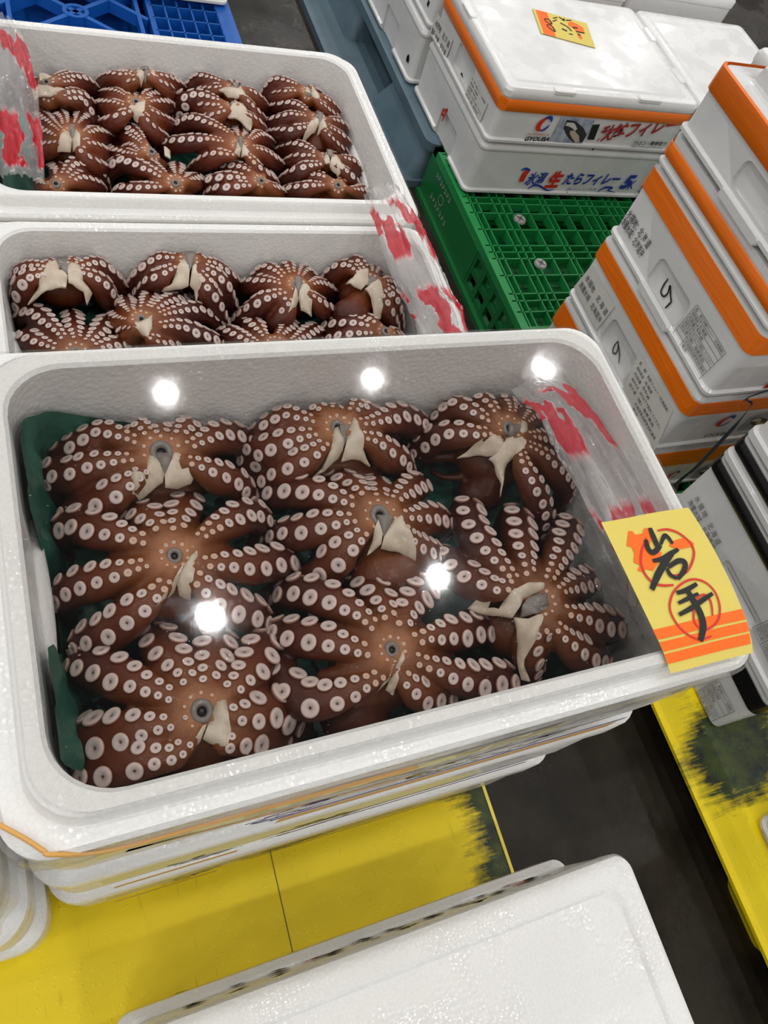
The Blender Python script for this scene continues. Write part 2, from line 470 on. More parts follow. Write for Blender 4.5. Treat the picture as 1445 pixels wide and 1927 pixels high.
_text_cache = {}
def text_mesh(body, shear=0.0, bold=0.0):
    key = (body, shear, bold)
    if key not in _text_cache:
        c = bpy.data.curves.new('lettering', 'FONT'); c.body = body; c.shear = shear; c.offset = bold; c.resolution_u = 3
        o = bpy.data.objects.new('lettering', c); COL.objects.link(o)
        dg = bpy.context.evaluated_depsgraph_get()
        me = bpy.data.meshes.new_from_object(o.evaluated_get(dg))
        bpy.data.objects.remove(o); bpy.data.curves.remove(c)
        _text_cache[key] = ([v.co.copy() for v in me.vertices], [tuple(p.vertices) for p in me.polygons])
    return _text_cache[key]

def write(bm, body, origin, u, v, width, height=None, shear=0.0, bold=0.0, mat=0, lift=0.0006):
    """lay lettering on a plane: origin = lower left, u = reading direction, v = up"""
    vs, fs = text_mesh(body, shear, bold)
    x0 = min(p.x for p in vs); x1 = max(p.x for p in vs); y0 = min(p.y for p in vs); y1 = max(p.y for p in vs)
    s = width / max(1e-6, x1 - x0)
    sy = s if height is None else height / max(1e-6, y1 - y0)
    n = u.cross(v)
    nv = [bm.verts.new(origin + u * ((p.x - x0) * s) + v * ((p.y - y0) * sy) + n * lift) for p in vs]
    for f in fs:
        try: bm.faces.new([nv[i] for i in f]).material_index = mat
        except ValueError: pass

X = Vector((1, 0, 0)); Y = Vector((0, 1, 0)); Z = Vector((0, 0, 1))


# ------------------------------------------------------------------ the setting
bm = bmesh.new()
g = 24
vs = [[bm.verts.new((-4 + 11 * i / g, -3 + 11 * j / g, 0)) for i in range(g + 1)] for j in range(g + 1)]
for j in range(g):
    for i in range(g): bm.faces.new((vs[j][i], vs[j][i + 1], vs[j + 1][i + 1], vs[j + 1][i]))
tag(build('floor', bm, M['floor']), 'dark wet concrete market floor', 'floor', kind='structure')


# ------------------------------------------------------------------ pallets
def yellow_skid(x0, x1, y0, y1, z, mat_, label, seams=()):
    root = empty('yellow_pallet', ((x0 + x1) / 2, (y0 + y1) / 2, 0))
    tag(root, label, 'pallet', 'yellow plastic pallets')
    bm = bmesh.new()
    t = 0.045
    loft(bm, [rrect(x0 + .006, x1 - .006, y0 + .006, y1 - .006, 0.01, z - t, 3), rrect(x0, x1, y0, y1, 0.012, z - t + .006, 3),
              rrect(x0, x1, y0, y1, 0.012, z - .004, 3), rrect(x0 + .004, x1 - .004, y0 + .004, y1 - .004, 0.01, z, 3)])
    build('deck', bm, mat_, root)
    for yy in (y0 + 0.05, (y0 + y1) / 2 - 0.06, y1 - 0.17):
        bm = bmesh.new()
        loft(bm, [rrect(x0 + .03, x1 - .03, yy, yy + .12, 0.02, 0.0, 3), rrect(x0 + .02, x1 - .02, yy, yy + .12, 0.02, z - t, 3)])
        build('runner', bm, mat_, root)
    for sx in seams:
        bm = bmesh.new(); add_box(bm, sx - .0008, sx + .0008, y0 + .01, y1 - .01, z - .001, z + .0004)
        build('seam', bm, M['olive_ink'], root)
    bm = bmesh.new(); add_box(bm, x1 - .0055, x1 - .0005, y0 + .01, y1 - .01, z - .003, z + .0018)
    return root, bm

PZ = 0.14
root, bm = yellow_skid(-0.75, 0.591, -0.66, 0.44, PZ, M['skid'], 'yellow plastic pallet with black scuffed edge under the yellow-signed octopus box', seams=(0.24,))
build('edge_lip', bm, M['yellow_ink'], root)
root, bm = yellow_skid(-0.75, 0.591, 0.46, 1.24, PZ, M['skid'], 'yellow plastic pallet hidden under the two rear octopus box stacks')
build('edge_lip', bm, M['yellow_ink'], root)

# yellow pallet on the far side, with sloped rim
root = empty('yellow_pallet', (1.6, -0.12, 0))
tag(root, 'yellow pallet with sloped rim under the black-banded foam boxes', 'pallet', 'yellow plastic pallets')
kx0, kx1, ky0, ky1 = 1.005, 2.1, -0.75, 0.395
bm = bmesh.new()
loft(bm, [rrect(kx0 + .004, kx1, ky0, ky1, .03, 0.072, 4), rrect(kx0, kx1, ky0, ky1, .03, 0.076, 4), rrect(kx0, kx1, ky0, ky1, .03, 0.084, 4),
          rrect(kx0 + .008, kx1, ky0, ky1, .03, 0.086, 4), rrect(kx0 + .012, kx1 - .01, ky0 + .01, ky1 - .01, .03, 0.088, 4), rrect(kx0 + .036, kx1 - .03, ky0 + .03, ky1 - .03, .03, 0.136, 4),
          rrect(kx0 + .040, kx1 - .034, ky0 + .034, ky1 - .034, .028, 0.14, 4)])
build('deck', bm, M['skid_b'], root, True, 40)
for yy in (ky0 + .05, -0.42, 0.18):
    bm = bmesh.new(); loft(bm, [rrect(kx0 + .05, kx1 - .05, yy, yy + .14, .03, 0.0, 4), rrect(kx0 + .035, kx1 - .035, yy, yy + .14, .03, 0.073, 4)])
    build('runner', bm, M['skid_b'], root, True, 40)

# green lattice pallet
gx0, gx1, gy0, gy1 = 1.055, 2.15, 0.412, 1.512
root = empty('green_pallet', ((gx0 + gx1) / 2, (gy0 + gy1) / 2, 0))
tag(root, 'green plastic lattice pallet between the orange-taped foam boxes', 'pallet', 'plastic pallets')
bm = bmesh.new()
add_box(bm, gx0 + .03, gx1 - .03, gy0 + .03, gy1 - .03, 0.03, 0.045)
build('lower_deck', bm, M['green_plastic'], root)
bm = bmesh.new()
def bars(axis, p, a, b, w=.0035, depth=.022):
    if axis == 'x': add_box(bm, a, b, p - w / 2, p + w / 2, PZ - depth, PZ)
    else: add_box(bm, p - w / 2, p + w / 2, a, b, PZ - depth, PZ)
xs = []; x = gx0 + .028; k = 0
pat = (.018, .046, .022, .022, .052, .052, .016, .052, .052, .030)
while x < gx1 - .02:
    xs.append(x); x += pat[k % len(pat)]; k += 1
for x in xs: bars('y', x, gy0 + .02, gy1 - .01, .0035)
ysl = []; y = gy0 + .05; k = 0
paty = (.022, .022, .055, .058, .034, .022, .058, .055)
while y < gy1 - .01:
    ysl.append(y); y += paty[k % len(paty)]; k += 1
for y in ysl: bars('x', y, gx0 + .01, gx1 - .01, .0035)
add_box(bm, gx0, gx0 + .022, gy0, gy1, PZ - .02, PZ); add_box(bm, gx1 - .022, gx1, gy0, gy1, PZ - .02, PZ)
add_box(bm, gx0, gx1, gy0, gy0 + .02, PZ - .02, PZ); add_box(bm, gx0, gx1, gy1 - .02, gy1, PZ - .02, PZ)
# broad cell near the visible front corner
for yy in (.79, .86):
    add_box(bm, gx0 + .01, gx0 + .12, yy, yy + .012, PZ - .02, PZ + .0005)
add_box(bm, gx0 + .022, gx0 + .10, .872, .90, PZ - .02, PZ + .0004); add_box(bm, gx0 + .085, gx0 + .11, .79, .87, PZ - .02, PZ + .0004)
build('deck_grid', bm, M['green_bright'], root)
bm = bmesh.new()
# left side wall with two rows of fork-lightening holes
def side_holes(ya, yb, n):
    st = (yb - ya) / n
    for i in range(n + 1):
        yy = ya + st * i
        add_box(bm, gx0, gx0 + .012, yy - .009, yy + .009, .012, PZ - .02)
    for zz in (.012, .058, .106): add_box(bm, gx0 + .001, gx0 + .013, ya, yb, zz, zz + .016)
side_holes(gy0 + .01, 1.16, 13)
add_box(bm, gx0 - .002, gx0 + .012, 1.16, gy1, 0.0, PZ - .019)
add_box(bm, gx0 - .012, gx0 + .004, gy0, gy1, 0.0, .014)
build('side_wall', bm, M['green_plastic'], root)
for zz in ((gx1 - .02, gx1, gy0, gy1), (gx0 + .02, gx1 - .02, gy0, gy0 + .02), (gx0 + .02, gx1 - .02, gy1 - .02, gy1)):
    bm = bmesh.new(); add_box(bm, zz[0], zz[1], zz[2], zz[3], 0, PZ - .02); build('side_wall', bm, M['green_plastic'], root)
for px in ((979, 411), (1018, 495)):
    p = at_z(px, PZ + .002); bm = bmesh.new()
    loft(bm, [[p + Vector((math.cos(a) * r, math.sin(a) * r, dz)) for a in [2 * math.pi * k / 20 for k in range(20)]] for r, dz in ((.0165, -.006), (.0165, -.002), (.0145, .0005), (.007, .0005), (.006, -.003))])
    o = build('grommet', bm, M['grommet'], root, True, 40)
    bm = bmesh.new(); add_bar(bm, (p.x - .009, p.y - .009), (p.x + .009, p.y + .009), .002, p.z + .0003, p.z + .0011); add_bar(bm, (p.x - .009, p.y + .009), (p.x + .009, p.y - .009), .002, p.z + .0003, p.z + .0011)
    build('cross_slot', bm, M['grommet_dark'], o)
bm = bmesh.new()
for (yc, zz, wd_) in ((1.40, .098, .11), (1.385, .040, .12)):
    for k in range(7):
        yy = yc + wd_ / 2 - wd_ * k / 7
        ribbon(bm, [Vector((gx0 - .0025, yy, zz)), Vector((gx0 - .0025, yy - .009, zz + .012 * (k % 2)))], [.003, .003], -X)
        ribbon(bm, [Vector((gx0 - .0025, yy - .002, zz + .012)), Vector((gx0 - .0025, yy - .010, zz + .004))], [.003, .003], -X)
ribbon(bm, [Vector((gx0 - .0025, 1.392 + .014 * math.cos(a), .072 + .012 * math.sin(a))) for a in [k * .6 for k in range(12)]], [.002] * 12, -X)
build('moulded_lettering', bm, M['grommet'], root)

# blue-grey pallet behind it
bx0, bx1, by0, by1 = 1.04, 2.12, 1.525, 2.62
root = empty('blue_grey_pallet', ((bx0 + bx1) / 2, (by0 + by1) / 2, 0))
tag(root, 'dirty blue-grey plastic pallet standing behind the green pallet', 'pallet', 'plastic pallets')
bm = bmesh.new()
loft(bm, [rrect(bx0 + .006, bx1, by0 + .006, by1, .03, .108, 4), rrect(bx0, bx1, by0, by1, .03, .112, 4), rrect(bx0, bx1, by0, by1, .03, .136, 4), rrect(bx0 + .008, bx1 - .008, by0 + .008, by1 - .008, .03, .14, 4)])
build('deck', bm, M['blue_grey'], root, True, 40)
bm = bmesh.new()
loft(bm, [rrect(bx0 - .11, bx1, by0, by1, .04, 0.0, 4), rrect(bx0 - .11, bx1, by0, by1, .04, .022, 4), rrect(bx0 - .10, bx1, by0 + .01, by1, .04, .026, 4)])
build('lower_deck', bm, M['blue_grey'], root, True, 40)
for yy, ln_ in ((by0 + .02, .30), (by0 + .62, .2), (by1 - .15, .14)):
    bm = bmesh.new(); loft(bm, [rrect(bx0 - .03, bx1 - .03, yy - .015, yy + ln_ + .03, .03, .02, 4), rrect(bx0 + .012, bx1 - .03, yy, yy + ln_, .03, .109, 4)])
    build('leg_block', bm, M['blue_grey'], root, True, 40)

# blue lattice pallet at the back
ux0, ux1, uy0, uy1 = -0.22, 0.622, 1.72, 2.52
root = empty('blue_pallet', ((ux0 + ux1) / 2, (uy0 + uy1) / 2, 0))
tag(root, 'bright blue plastic pallet with diamond lattice behind the rearmost octopus box', 'pallet', 'plastic pallets')
bm = bmesh.new()
add_box(bm, ux1 - .04, ux1, uy0, uy1, PZ - .03, PZ); add_box(bm, ux0, ux1, uy0, uy0 + .02, PZ - .03, PZ)
for i in range(6):
    x = ux1 - .04 - i * .034
    add_box(bm, x - .002, x + .002, uy0, uy1, PZ - .03, PZ - .001)
y = uy0 + .02
while y < uy1:
    add_box(bm, ux1 - .215, ux1 - .03, y - .002, y + .002, PZ - .03, PZ - .001); y += .052
for xx in (.375, .405, .075, .050): add_box(bm, xx - .005, xx + .005, uy0, uy1, PZ - .03, PZ)
d = .135
for k in range(-8, 9):
    for sgn in (1, -1):
        y_c = 1.935 + k * d
        a = (.055, y_c - sgn * .165 * .82); b = (.395, y_c + sgn * .165 * .82)
        if min(a[1], b[1]) > uy0 - .02 and max(a[1], b[1]) < uy1: add_bar(bm, a, b, .0115, PZ - .03, PZ - .0005)
loft(bm, [[Vector((.225 + math.cos(a) * r * 1.1, 1.935 + math.sin(a) * r, z)) for a in [2 * math.pi * k / 24 for k in range(24)]] for r, z in ((.028, PZ - .03), (.028, PZ + .001), (.019, PZ + .001), (.017, PZ - .012))])
build('deck_grid', bm, M['blue_plastic'], root)
bm = bmesh.new(); add_box(bm, ux0, ux1 - .01, uy0 + .02, uy1, .02, .05); build('lower_deck', bm, M['blue_plastic'], root)
bm = bmesh.new(); add_box(bm, ux1 - .012, ux1, uy0, uy1, 0, PZ - .03); build('side_wall', bm, M['blue_plastic'], root)
bm = bmesh.new(); add_box(bm, ux0, ux1 - .012, uy0, uy0 + .012, 0, PZ - .03); build('side_wall', bm, M['blue_plastic'], root)


# ------------------------------------------------------------------ octopus crates (open foam boxes)
def octopus_box(label, group, ox, oy, rim, height=0.205, visible_inner=True):
    """inner opening 0.575 x 0.343 with its front left corner at ox, oy; rim = top of the lip"""
    x0, x1, y0, y1 = ox - .035, ox + .608, oy - .030, oy + .375
    root = empty('foam_box', ((x0 + x1) / 2, (y0 + y1) / 2, rim - height))
    tag(root, label, 'box', group)
    ins = lambda d, r, z: rrect(x0 + d, x1 - d, y0 + d * .85, y1 - d * .85, r, z, 8)
    inn = lambda d, r, z: rrect(ox + d, ox + .575 - d, oy + d, oy + .343 - d, r, z, 8)
    bm = bmesh.new()
    zb = rim - height
    loft(bm, [ins(.020, .035, zb), ins(.010, .035, zb + .008), ins(.0055, .034, zb + .06), ins(.0035, .034, rim - .060), ins(.0022, .034, rim - .057),
              ins(.0005, .034, rim - .050), ins(0, .034, rim - .020), ins(.004, .034, rim - .0155), ins(.0165, .040, rim - .0150), ins(.0180, .040, rim - .0125),
              ins(.0195, .040, rim - .0030), ins(.0225, .040, rim), inn(-.003, .047, rim), inn(0, .045, rim - .003),
              inn(.004, .044, rim - .06), inn(.012, .04, rim - .165), inn(.024, .036, rim - .175)])
    build('shell', bm, M['foam'], root, True, 35)
    for sx, sg in ((ox + .004, 1), (ox + .571, -1)):
        bm = bmesh.new(); add_ellipsoid(bm, Vector((sx + sg * .001, oy + .17, rim - .075)), .009, .075, .014)
        build('handle_bulge', bm, M['foam'], root, True)
    return root

RIM = 0.78
RM, RB = 0.568, 0.575
OYM, OYB = 0.388, 0.795
G_OPEN = 'open white foam boxes of octopus'
box_front = octopus_box('open white foam box of octopus with the yellow paper sign on its corner', G_OPEN, 0, 0, RIM)
box_mid = octopus_box('open white foam octopus box in the middle, directly behind the yellow-signed box', G_OPEN, 0.0, OYM, RM)
box_back = octopus_box('rearmost open white foam octopus box, in front of the blue pallet', G_OPEN, 0, OYB, RB)
octopus_box('white foam box with only its rim corner showing at the lower left frame edge', G_OPEN, -0.646, -0.030, RIM - .012)

def closed_tray(label, ox, oy, top, height, group='closed foam boxes under the octopus boxes'):
    x0, x1, y0, y1 = ox - .035, ox + .608, oy - .030, oy + .375
    root = empty('foam_box', ((x0 + x1) / 2, (y0 + y1) / 2, top - height)); tag(root, label, 'box', group)
    ins = lambda d, r, z: rrect(x0 + d, x1 - d, y0 + d * .85, y1 - d * .85, r, z, 6)
    bm = bmesh.new(); zb = top - height
    loft(bm, [ins(.020, .035, zb), ins(.010, .035, zb + .008), ins(.0045, .034, zb + .06), ins(.0035, .034, top - .058)])
    build('shell', bm, M['foam'], root, True, 35)
    bm = bmesh.new()
    loft(bm, [ins(.0035, .034, top - .0578), ins(.002, .034, top - .055), ins(0, .034, top - .048), ins(0, .034, top - .014), ins(.006, .034, top - .006), ins(.02, .034, top - .0002)])
    build('lid', bm, M['foam'], root, True, 35)
    return root

T1 = RIM - .205
for nm, ox, oy, levels in (('the octopus box with the yellow sign', 0, 0, ((T1, .217, 'first white foam box below'), (T1 - .217, T1 - .217 - PZ, 'bottom white foam box below'))),
                           ('the box at the lower left frame edge', -.646, -.03, ((T1 - .012, .210, 'first white foam box below'), (T1 - .222, T1 - .222 - PZ, 'bottom white foam box below'))),
                           ('the middle octopus box', 0, OYM, ((RM - .205, RM - .205 - PZ, 'white foam box supporting'),)),
                           ('the rearmost octopus box', 0, OYB, ((RB - .205, RB - .205 - PZ, 'white foam box supporting'),))):
    for top, hh, lead in levels:
        r = closed_tray(lead + ' ' + nm, ox, oy, top, hh)
        if ox == 0 and oy == 0:
            box_low = r if hh == .217 else box_low
            box_bottom = r

# printed bands on the front faces (seen at a grazing angle)
def face_print(parent, yf, items):
    for matn, pts, w in items:
        bm = bmesh.new()
        ribbon(bm, [Vector((p[0], yf, p[1])) for p in pts], [w] * len(pts), -Y, .0004)
        build('printed_stripe', bm, M[matn], parent)
rng = random.Random(4)
def scribble(parent, yf, x0, x1, z, n, matn, dz=.02):
    bm = bmesh.new()
    for k in range(n):
        a = Vector((x0 + (x1 - x0) * rng.random(), yf, z + rng.uniform(-dz, dz)))
        ribbon(bm, [a, a + Vector((rng.uniform(.008, .03), 0, rng.uniform(-.012, .012)))], [.005, .0035], -Y, .0008)
    build('printed_lettering', bm, M[matn], parent)
yp = -.030 + .0012
face_print(box_front, yp, [('pale_yellow_ink', [(.02, .698), (.42, .698)], .030), ('tan_ink', [(.04, .690), (.16, .664), (.30, .640)], .012),
                           ('tan_ink', [(.17, .592), (.545, .592)], .026), ('purple_ink', [(.16, .612), (.55, .612)], .008)])
scribble(box_front, yp, .13, .19, .645, 12, 'purple_ink'); scribble(box_front, yp, .28, .36, .648, 22, 'olive_ink'); scribble(box_front, yp, .36, .42, .655, 12, 'ink_grey')
for bx_, z0 in ((box_low, T1), (box_bottom, T1 - .217)):
    face_print(bx_, yp + .001, [('pale_yellow_ink', [(.02, z0 - .095), (.42, z0 - .095)], .050), ('purple_ink', [(.20, z0 - .150), (.52, z0 - .150)], .010), ('tan_ink', [(.03, z0 - .185), (.16, z0 - .185)], .020)])
    scribble(bx_, yp + .001, .08, .14, z0 - .13, 12, 'ink_grey'); scribble(bx_, yp + .001, .18, .28, z0 - .125, 20, 'olive_ink')


# ------------------------------------------------------------------ octopuses
def sucker_mesh(seg):
    bm = bmesh.new()
    prof = [(.62, -.60), (.80, -.15), (.98, .08), (1.0, .18), (.93, .27), (.76, .32), (.52, .32), (.32, .27), (.20, .23), (.11, .16), (.08, -.02)]
    loft(bm, [[Vector((math.cos(2 * math.pi * k / seg) * r, math.sin(2 * math.pi * k / seg) * r, z)) for k in range(seg)] for r, z in prof], cap0=False)
    me = bpy.data.meshes.new('sucker')
    bmesh.ops.recalc_face_normals(bm, faces=bm.faces)
    bm.to_mesh(me); bm.free()
    for p in me.polygons: p.use_smooth = True
    me.materials.append(M['sucker'])
    return me
SUCK_HI, SUCK_LO = sucker_mesh(22), sucker_mesh(12)

def remeshed(bm, voxel, iters):
    me = bpy.data.meshes.new('body'); bm.to_mesh(me); bm.free()
    o = bpy.data.objects.new('body', me); COL.objects.link(o)
    r = o.modifiers.new('r', 'REMESH'); r.mode = 'VOXEL'; r.voxel_size = voxel; r.adaptivity = 0
    s = o.modifiers.new('s', 'SMOOTH'); s.factor = .5; s.iterations = iters
    dg = bpy.context.evaluated_depsgraph_get()
    out = bpy.data.meshes.new_from_object(o.evaluated_get(dg))
    bpy.data.objects.remove(o); bpy.data.meshes.remove(me)
    out.name = 'body'
    for p in out.polygons: p.use_smooth = True
    return out

def octopus(label, group, C, arms, flaps, head, R=.0160, Rs=.0068, hi=True, bounds=None, mouth_r=.0085, flap_z=0.0, tips=()):
    """C: mouth centre. arms: lists of surface points (world) running outward from near the mouth, already carrying their height."""
    root = empty('octopus', C); tag(root, label, 'octopus', group)
    bm = bmesh.new()
    axes = []
    for pts in arms:
        pts = [C + (pts[0] - C) * .35] + list(pts)
        d = (pts[-1] - pts[-2]); d.z = 0; d = d.normalized() if d.length > 1e-6 else Vector((0, -1, 0))
        e = pts[-1]
        pts = pts + [e + d * .009 - Z * .022, e + d * .006 - Z * .050, e - d * .012 - Z * .070]
        sp = catmull(pts, 6)
        cum = [0]
        for a, b in zip(sp, sp[1:]): cum.append(cum[-1] + (b - a).length)
        i_tip = len(sp) - 1 - 3 * 6
        Lt = cum[i_tip]
        ts = frames(sp); ax = []; rad = []; tops = []
        for i, (p, t) in enumerate(zip(sp, ts)):
            s = cum[i] / Lt
            r = R * (.40 + .60 * smoothstep(s / .66)) * (1 - .12 * smoothstep((s - .85) / .3)) * (1 - .5 * smoothstep((cum[i] - Lt) / .07))
            side = t.cross(Z)
            if side.length < .15: side = d.cross(Z)
            side.normalize(); top = side.cross(t).normalized()
            if top.dot(Z) < 0 and top.dot(d) < 0: top = -top
            q = p - top * r * .92
            if bounds:
                q.x = min(max(q.x, bounds[0] + r), bounds[1] - r); q.y = min(max(q.y, bounds[2] + r), bounds[3] - r)
            ax.append(q); rad.append(r); tops.append(top)
        add_tube(bm, ax, rad, 12, wide=1.06, tall=.96)
        axes.append((ax, rad, tops, cum, Lt, ts))
    # web between neighbouring arms
    order = sorted(range(len(arms)), key=lambda i: math.atan2((arms[i][-1] - C).y, (arms[i][-1] - C).x))
    for a, b in zip(order, order[1:] + order[:1]):
        A, B = axes[a], axes[b]
        da = (arms[a][len(arms[a]) // 2] - C); db = (arms[b][len(arms[b]) // 2] - C)
        ang = math.degrees(Vector((da.x, da.y)).angle(Vector((db.x, db.y)))) if da.length and db.length else 180
        if ang > 88: continue
        pts = []; rr = []
        for k in range(9):
            s = .06 + .46 * k / 8
            ia = min(range(len(A[3])), key=lambda i: abs(A[3][i] - s * A[4])); ib = min(range(len(B[3])), key=lambda i: abs(B[3][i] - s * B[4]))
            gap = (A[0][ia] - B[0][ib]).length
            if gap > .066: break
            pts.append((A[0][ia] + B[0][ib]) / 2 - Z * (.003 + .016 * k / 8)); rr.append(max(.006, R * .66 * (1 - .2 * k / 8)))
        if len(pts) > 2: add_tube(bm, pts, rr, 10)
    if hi: add_ellipsoid(bm, C - Z * .046, .046, .040, .030)
    else: add_ellipsoid(bm, C - Z * .046 + Y * .012, .036, .026, .026)
    add_ellipsoid(bm, C - Z * .012, .015, .015, .012)
    if head is not None:
        hc, hr = head
        add_ellipsoid(bm, hc, hr * 1.15, hr * .95, hr * .85)
        add_tube(bm, [C - Z * .03, (C - Z * .03 + hc) / 2, hc], [.022, .022, .022], 10)
    for pts, r in tips:   # thin arm ends curling in the gaps
        sp = catmull(pts, 5); add_tube(bm, sp, [r * (1 - .55 * i / len(sp)) for i in range(len(sp))], 8)
    me = remeshed(bm, .0022 if hi else .0032, 5 if hi else 4)
    bvh = BVHTree.FromPolygons([v.co for v in me.vertices], [tuple(p.vertices) for p in me.polygons])
    for v in me.vertices: v.co -= C
    body = link_mesh('body', me, M['skin' if hi else 'skin_small']); body.parent = root
    # suckers
    sk = []
    rng = random.Random(int(abs(C.x * 7919 + C.y * 104729) * 1000))
    for (ax, rad, tops, cum, Lt, ts) in axes:
        s = .017 + rng.uniform(0, .003); i_s = 0; k_arm = rng.uniform(.86, 1.14)
        end = Lt + .030
        while s < end:
            u = s / Lt
            rs = Rs * k_arm * (.30 + .70 * smoothstep((u - .08) / .62)) * (1 - .35 * smoothstep((u - 1.0) / .4)) * rng.uniform(.94, 1.08)
            j = min(range(len(cum)), key=lambda i: abs(cum[i] - s))
            j2 = min(j + 1, len(cum) - 1) if cum[j] <= s else max(j - 1, 0)
            f = 0 if cum[j] == cum[j2] else (s - cum[j]) / (cum[j2] - cum[j])
            p = ax[j].lerp(ax[j2], f); top = tops[j].lerp(tops[j2], f).normalized(); t = ts[j]
            side = t.cross(top).normalized()
            phi = math.asin(min(.62, (1.22 * rs + .0010) / rad[j])) * rng.uniform(.9, 1.08) * (1 if i_s % 2 else -1)
            nd = (top * math.cos(phi) + side * math.sin(phi)).normalized()
            r = rad[j]
            hit, nrm, _, dist = bvh.ray_cast(p + nd * (r + .02), -nd)
            if hit is not None and (hit - p).length < r * 1.7 + .004 and nrm.dot(nd) > .2:
                own = (hit - p).length
                clear = all((hit - h_).length > (rs + r_) * .84 for r_, h_, _n in sk)
                other = min([(hit - q_).length - r2 for (ax2, rad2, *_r) in axes if ax2 is not ax for q_, r2 in zip(ax2, rad2)] or [1])
                if clear and other > own - r - .0012: sk.append((rs, hit, (nrm * .55 + nd * .35 + top * .55).normalized()))
            s += rs * (1.30 if hi else 1.20) + .0006; i_s += 1
    # ring of tiny suckers round the mouth
    for k in range(10):
        a = 2 * math.pi * (k + .3) / 10
        o_ = C + Vector((math.cos(a), math.sin(a), 0)) * (mouth_r + .004) + Z * .05
        hit, nrm, _, _ = bvh.ray_cast(o_, -Z)
        if hit is not None: sk.append((.0016 * rng.uniform(.8, 1.3), hit, nrm))
    sk.sort(key=lambda q: -q[0])
    src = SUCK_HI if hi else SUCK_LO
    def mw(q):
        rs, hit, nrm = q
        return Matrix.Translation(hit - C + nrm * rs * .06) @ nrm.to_track_quat('Z', 'Y').to_matrix().to_4x4() @ Matrix.Diagonal((rs, rs, rs, 1))
    for q in sk[:100]:
        o = bpy.data.objects.new('sucker', src); COL.objects.link(o); o.parent = root; o.matrix_basis = mw(q)
    if len(sk) > 100:
        bm = bmesh.new()
        for q in sk[100:]:
            Mx = mw(q); n0 = len(bm.verts)
            bm.from_mesh(SUCK_LO); bm.verts.ensure_lookup_table()
            for v in bm.verts[n0:]: v.co = Mx @ v.co
        # keep the radial colouring: one material evaluated on UV-free local radius is lost here, so use a plain pale skin
        o = build('small_sucker', bm, M['sucker_small'], None, True); o.parent = root
        tag(o, kind='stuff')
    # mouth: grey ring and dark opening
    hit, nrm, _, _ = bvh.ray_cast(C + Z * .08, -Z)
    base = hit if hit is not None else C
    bm = bmesh.new()
    prof = [(1.0, -.5), (1.0, .05), (.85, .32), (.62, .38), (.45, .28), (.36, .02)]
    seg = 20 if hi else 12
    nn = Vector((0, -.25, 1)).normalized(); q = nn.to_track_quat('Z', 'Y').to_matrix()
    loft(bm, [[base - C + q @ Vector((math.cos(2 * math.pi * k / seg) * r * mouth_r, math.sin(2 * math.pi * k / seg) * r * mouth_r * 1.1, z * mouth_r)) for k in range(seg)] for r, z in prof], cap0=False, cap1=False)
    o = build('mouth', bm, M['mouth'], None, True); o.parent = root
    bm = bmesh.new()
    loft(bm, [[base - C + q @ Vector((math.cos(2 * math.pi * k / seg) * .37 * mouth_r, math.sin(2 * math.pi * k / seg) * .40 * mouth_r, z * mouth_r)) for k in range(seg)] for z in (-.5, .12)])
    b = build('beak', bm, M['mouth_hole'], None, True); b.parent = o
    # pale cut flaps of flesh hanging from the mouth
    for poly, matn in flaps:
        bm = bmesh.new()
        f = bm.faces.new([bm.verts.new((p.x, p.y, 0)) for p in poly])
        bmesh.ops.triangulate(bm, faces=[f])
        for _ in range(3 if hi else 2):
            es = [e for e in bm.edges if e.calc_length() > .006]
            if not es: break
            bmesh.ops.subdivide_edges(bm, edges=es, cuts=1)
            bmesh.ops.triangulate(bm, faces=bm.faces[:])
        thick = .0025
        bnd = set(v for e in bm.edges if e.is_boundary for v in e.verts)
        for v in bm.verts:
            dd = math.hypot(v.co.x - C.x, v.co.y - C.y)
            zz = C.z + flap_z + .004 - .030 * smoothstep((dd - .008) / .075)
            h2, _, _, _ = bvh.ray_cast(Vector((v.co.x, v.co.y, C.z + .08)), -Z)
            if h2 is not None: zz = max(zz, h2.z + .0016)
            else: zz -= .002
            v.co.z = zz + .0050 * noise.noise(Vector((v.co.x * 75, v.co.y * 75, 3))) + (-.0012 if v in bnd else .0015)
        bmesh.ops.smooth_vert(bm, verts=[v for v in bm.verts if v not in bnd], factor=.5, use_axis_x=False, use_axis_y=False, use_axis_z=True)
        ret = bmesh.ops.extrude_face_region(bm, geom=bm.faces[:])
        for v in [g_ for g_ in ret['geom'] if isinstance(g_, bmesh.types.BMVert)]: v.co.z -= thick
        bmesh.ops.translate(bm, verts=bm.verts, vec=-C)
        o = build('mantle_flap' if matn == 'flesh' else 'siphon', bm, M[matn], None, True, 60); o.parent = root
    return root

M['sucker_small'] = mat('small_sucker_skin', (0.55, 0.36, 0.27), 0.4, 0.5)

def prof_z(t, zc, rise, drop):
    return zc + rise * math.sin(math.pi * min(1, t * .95)) - drop * t ** 2.4

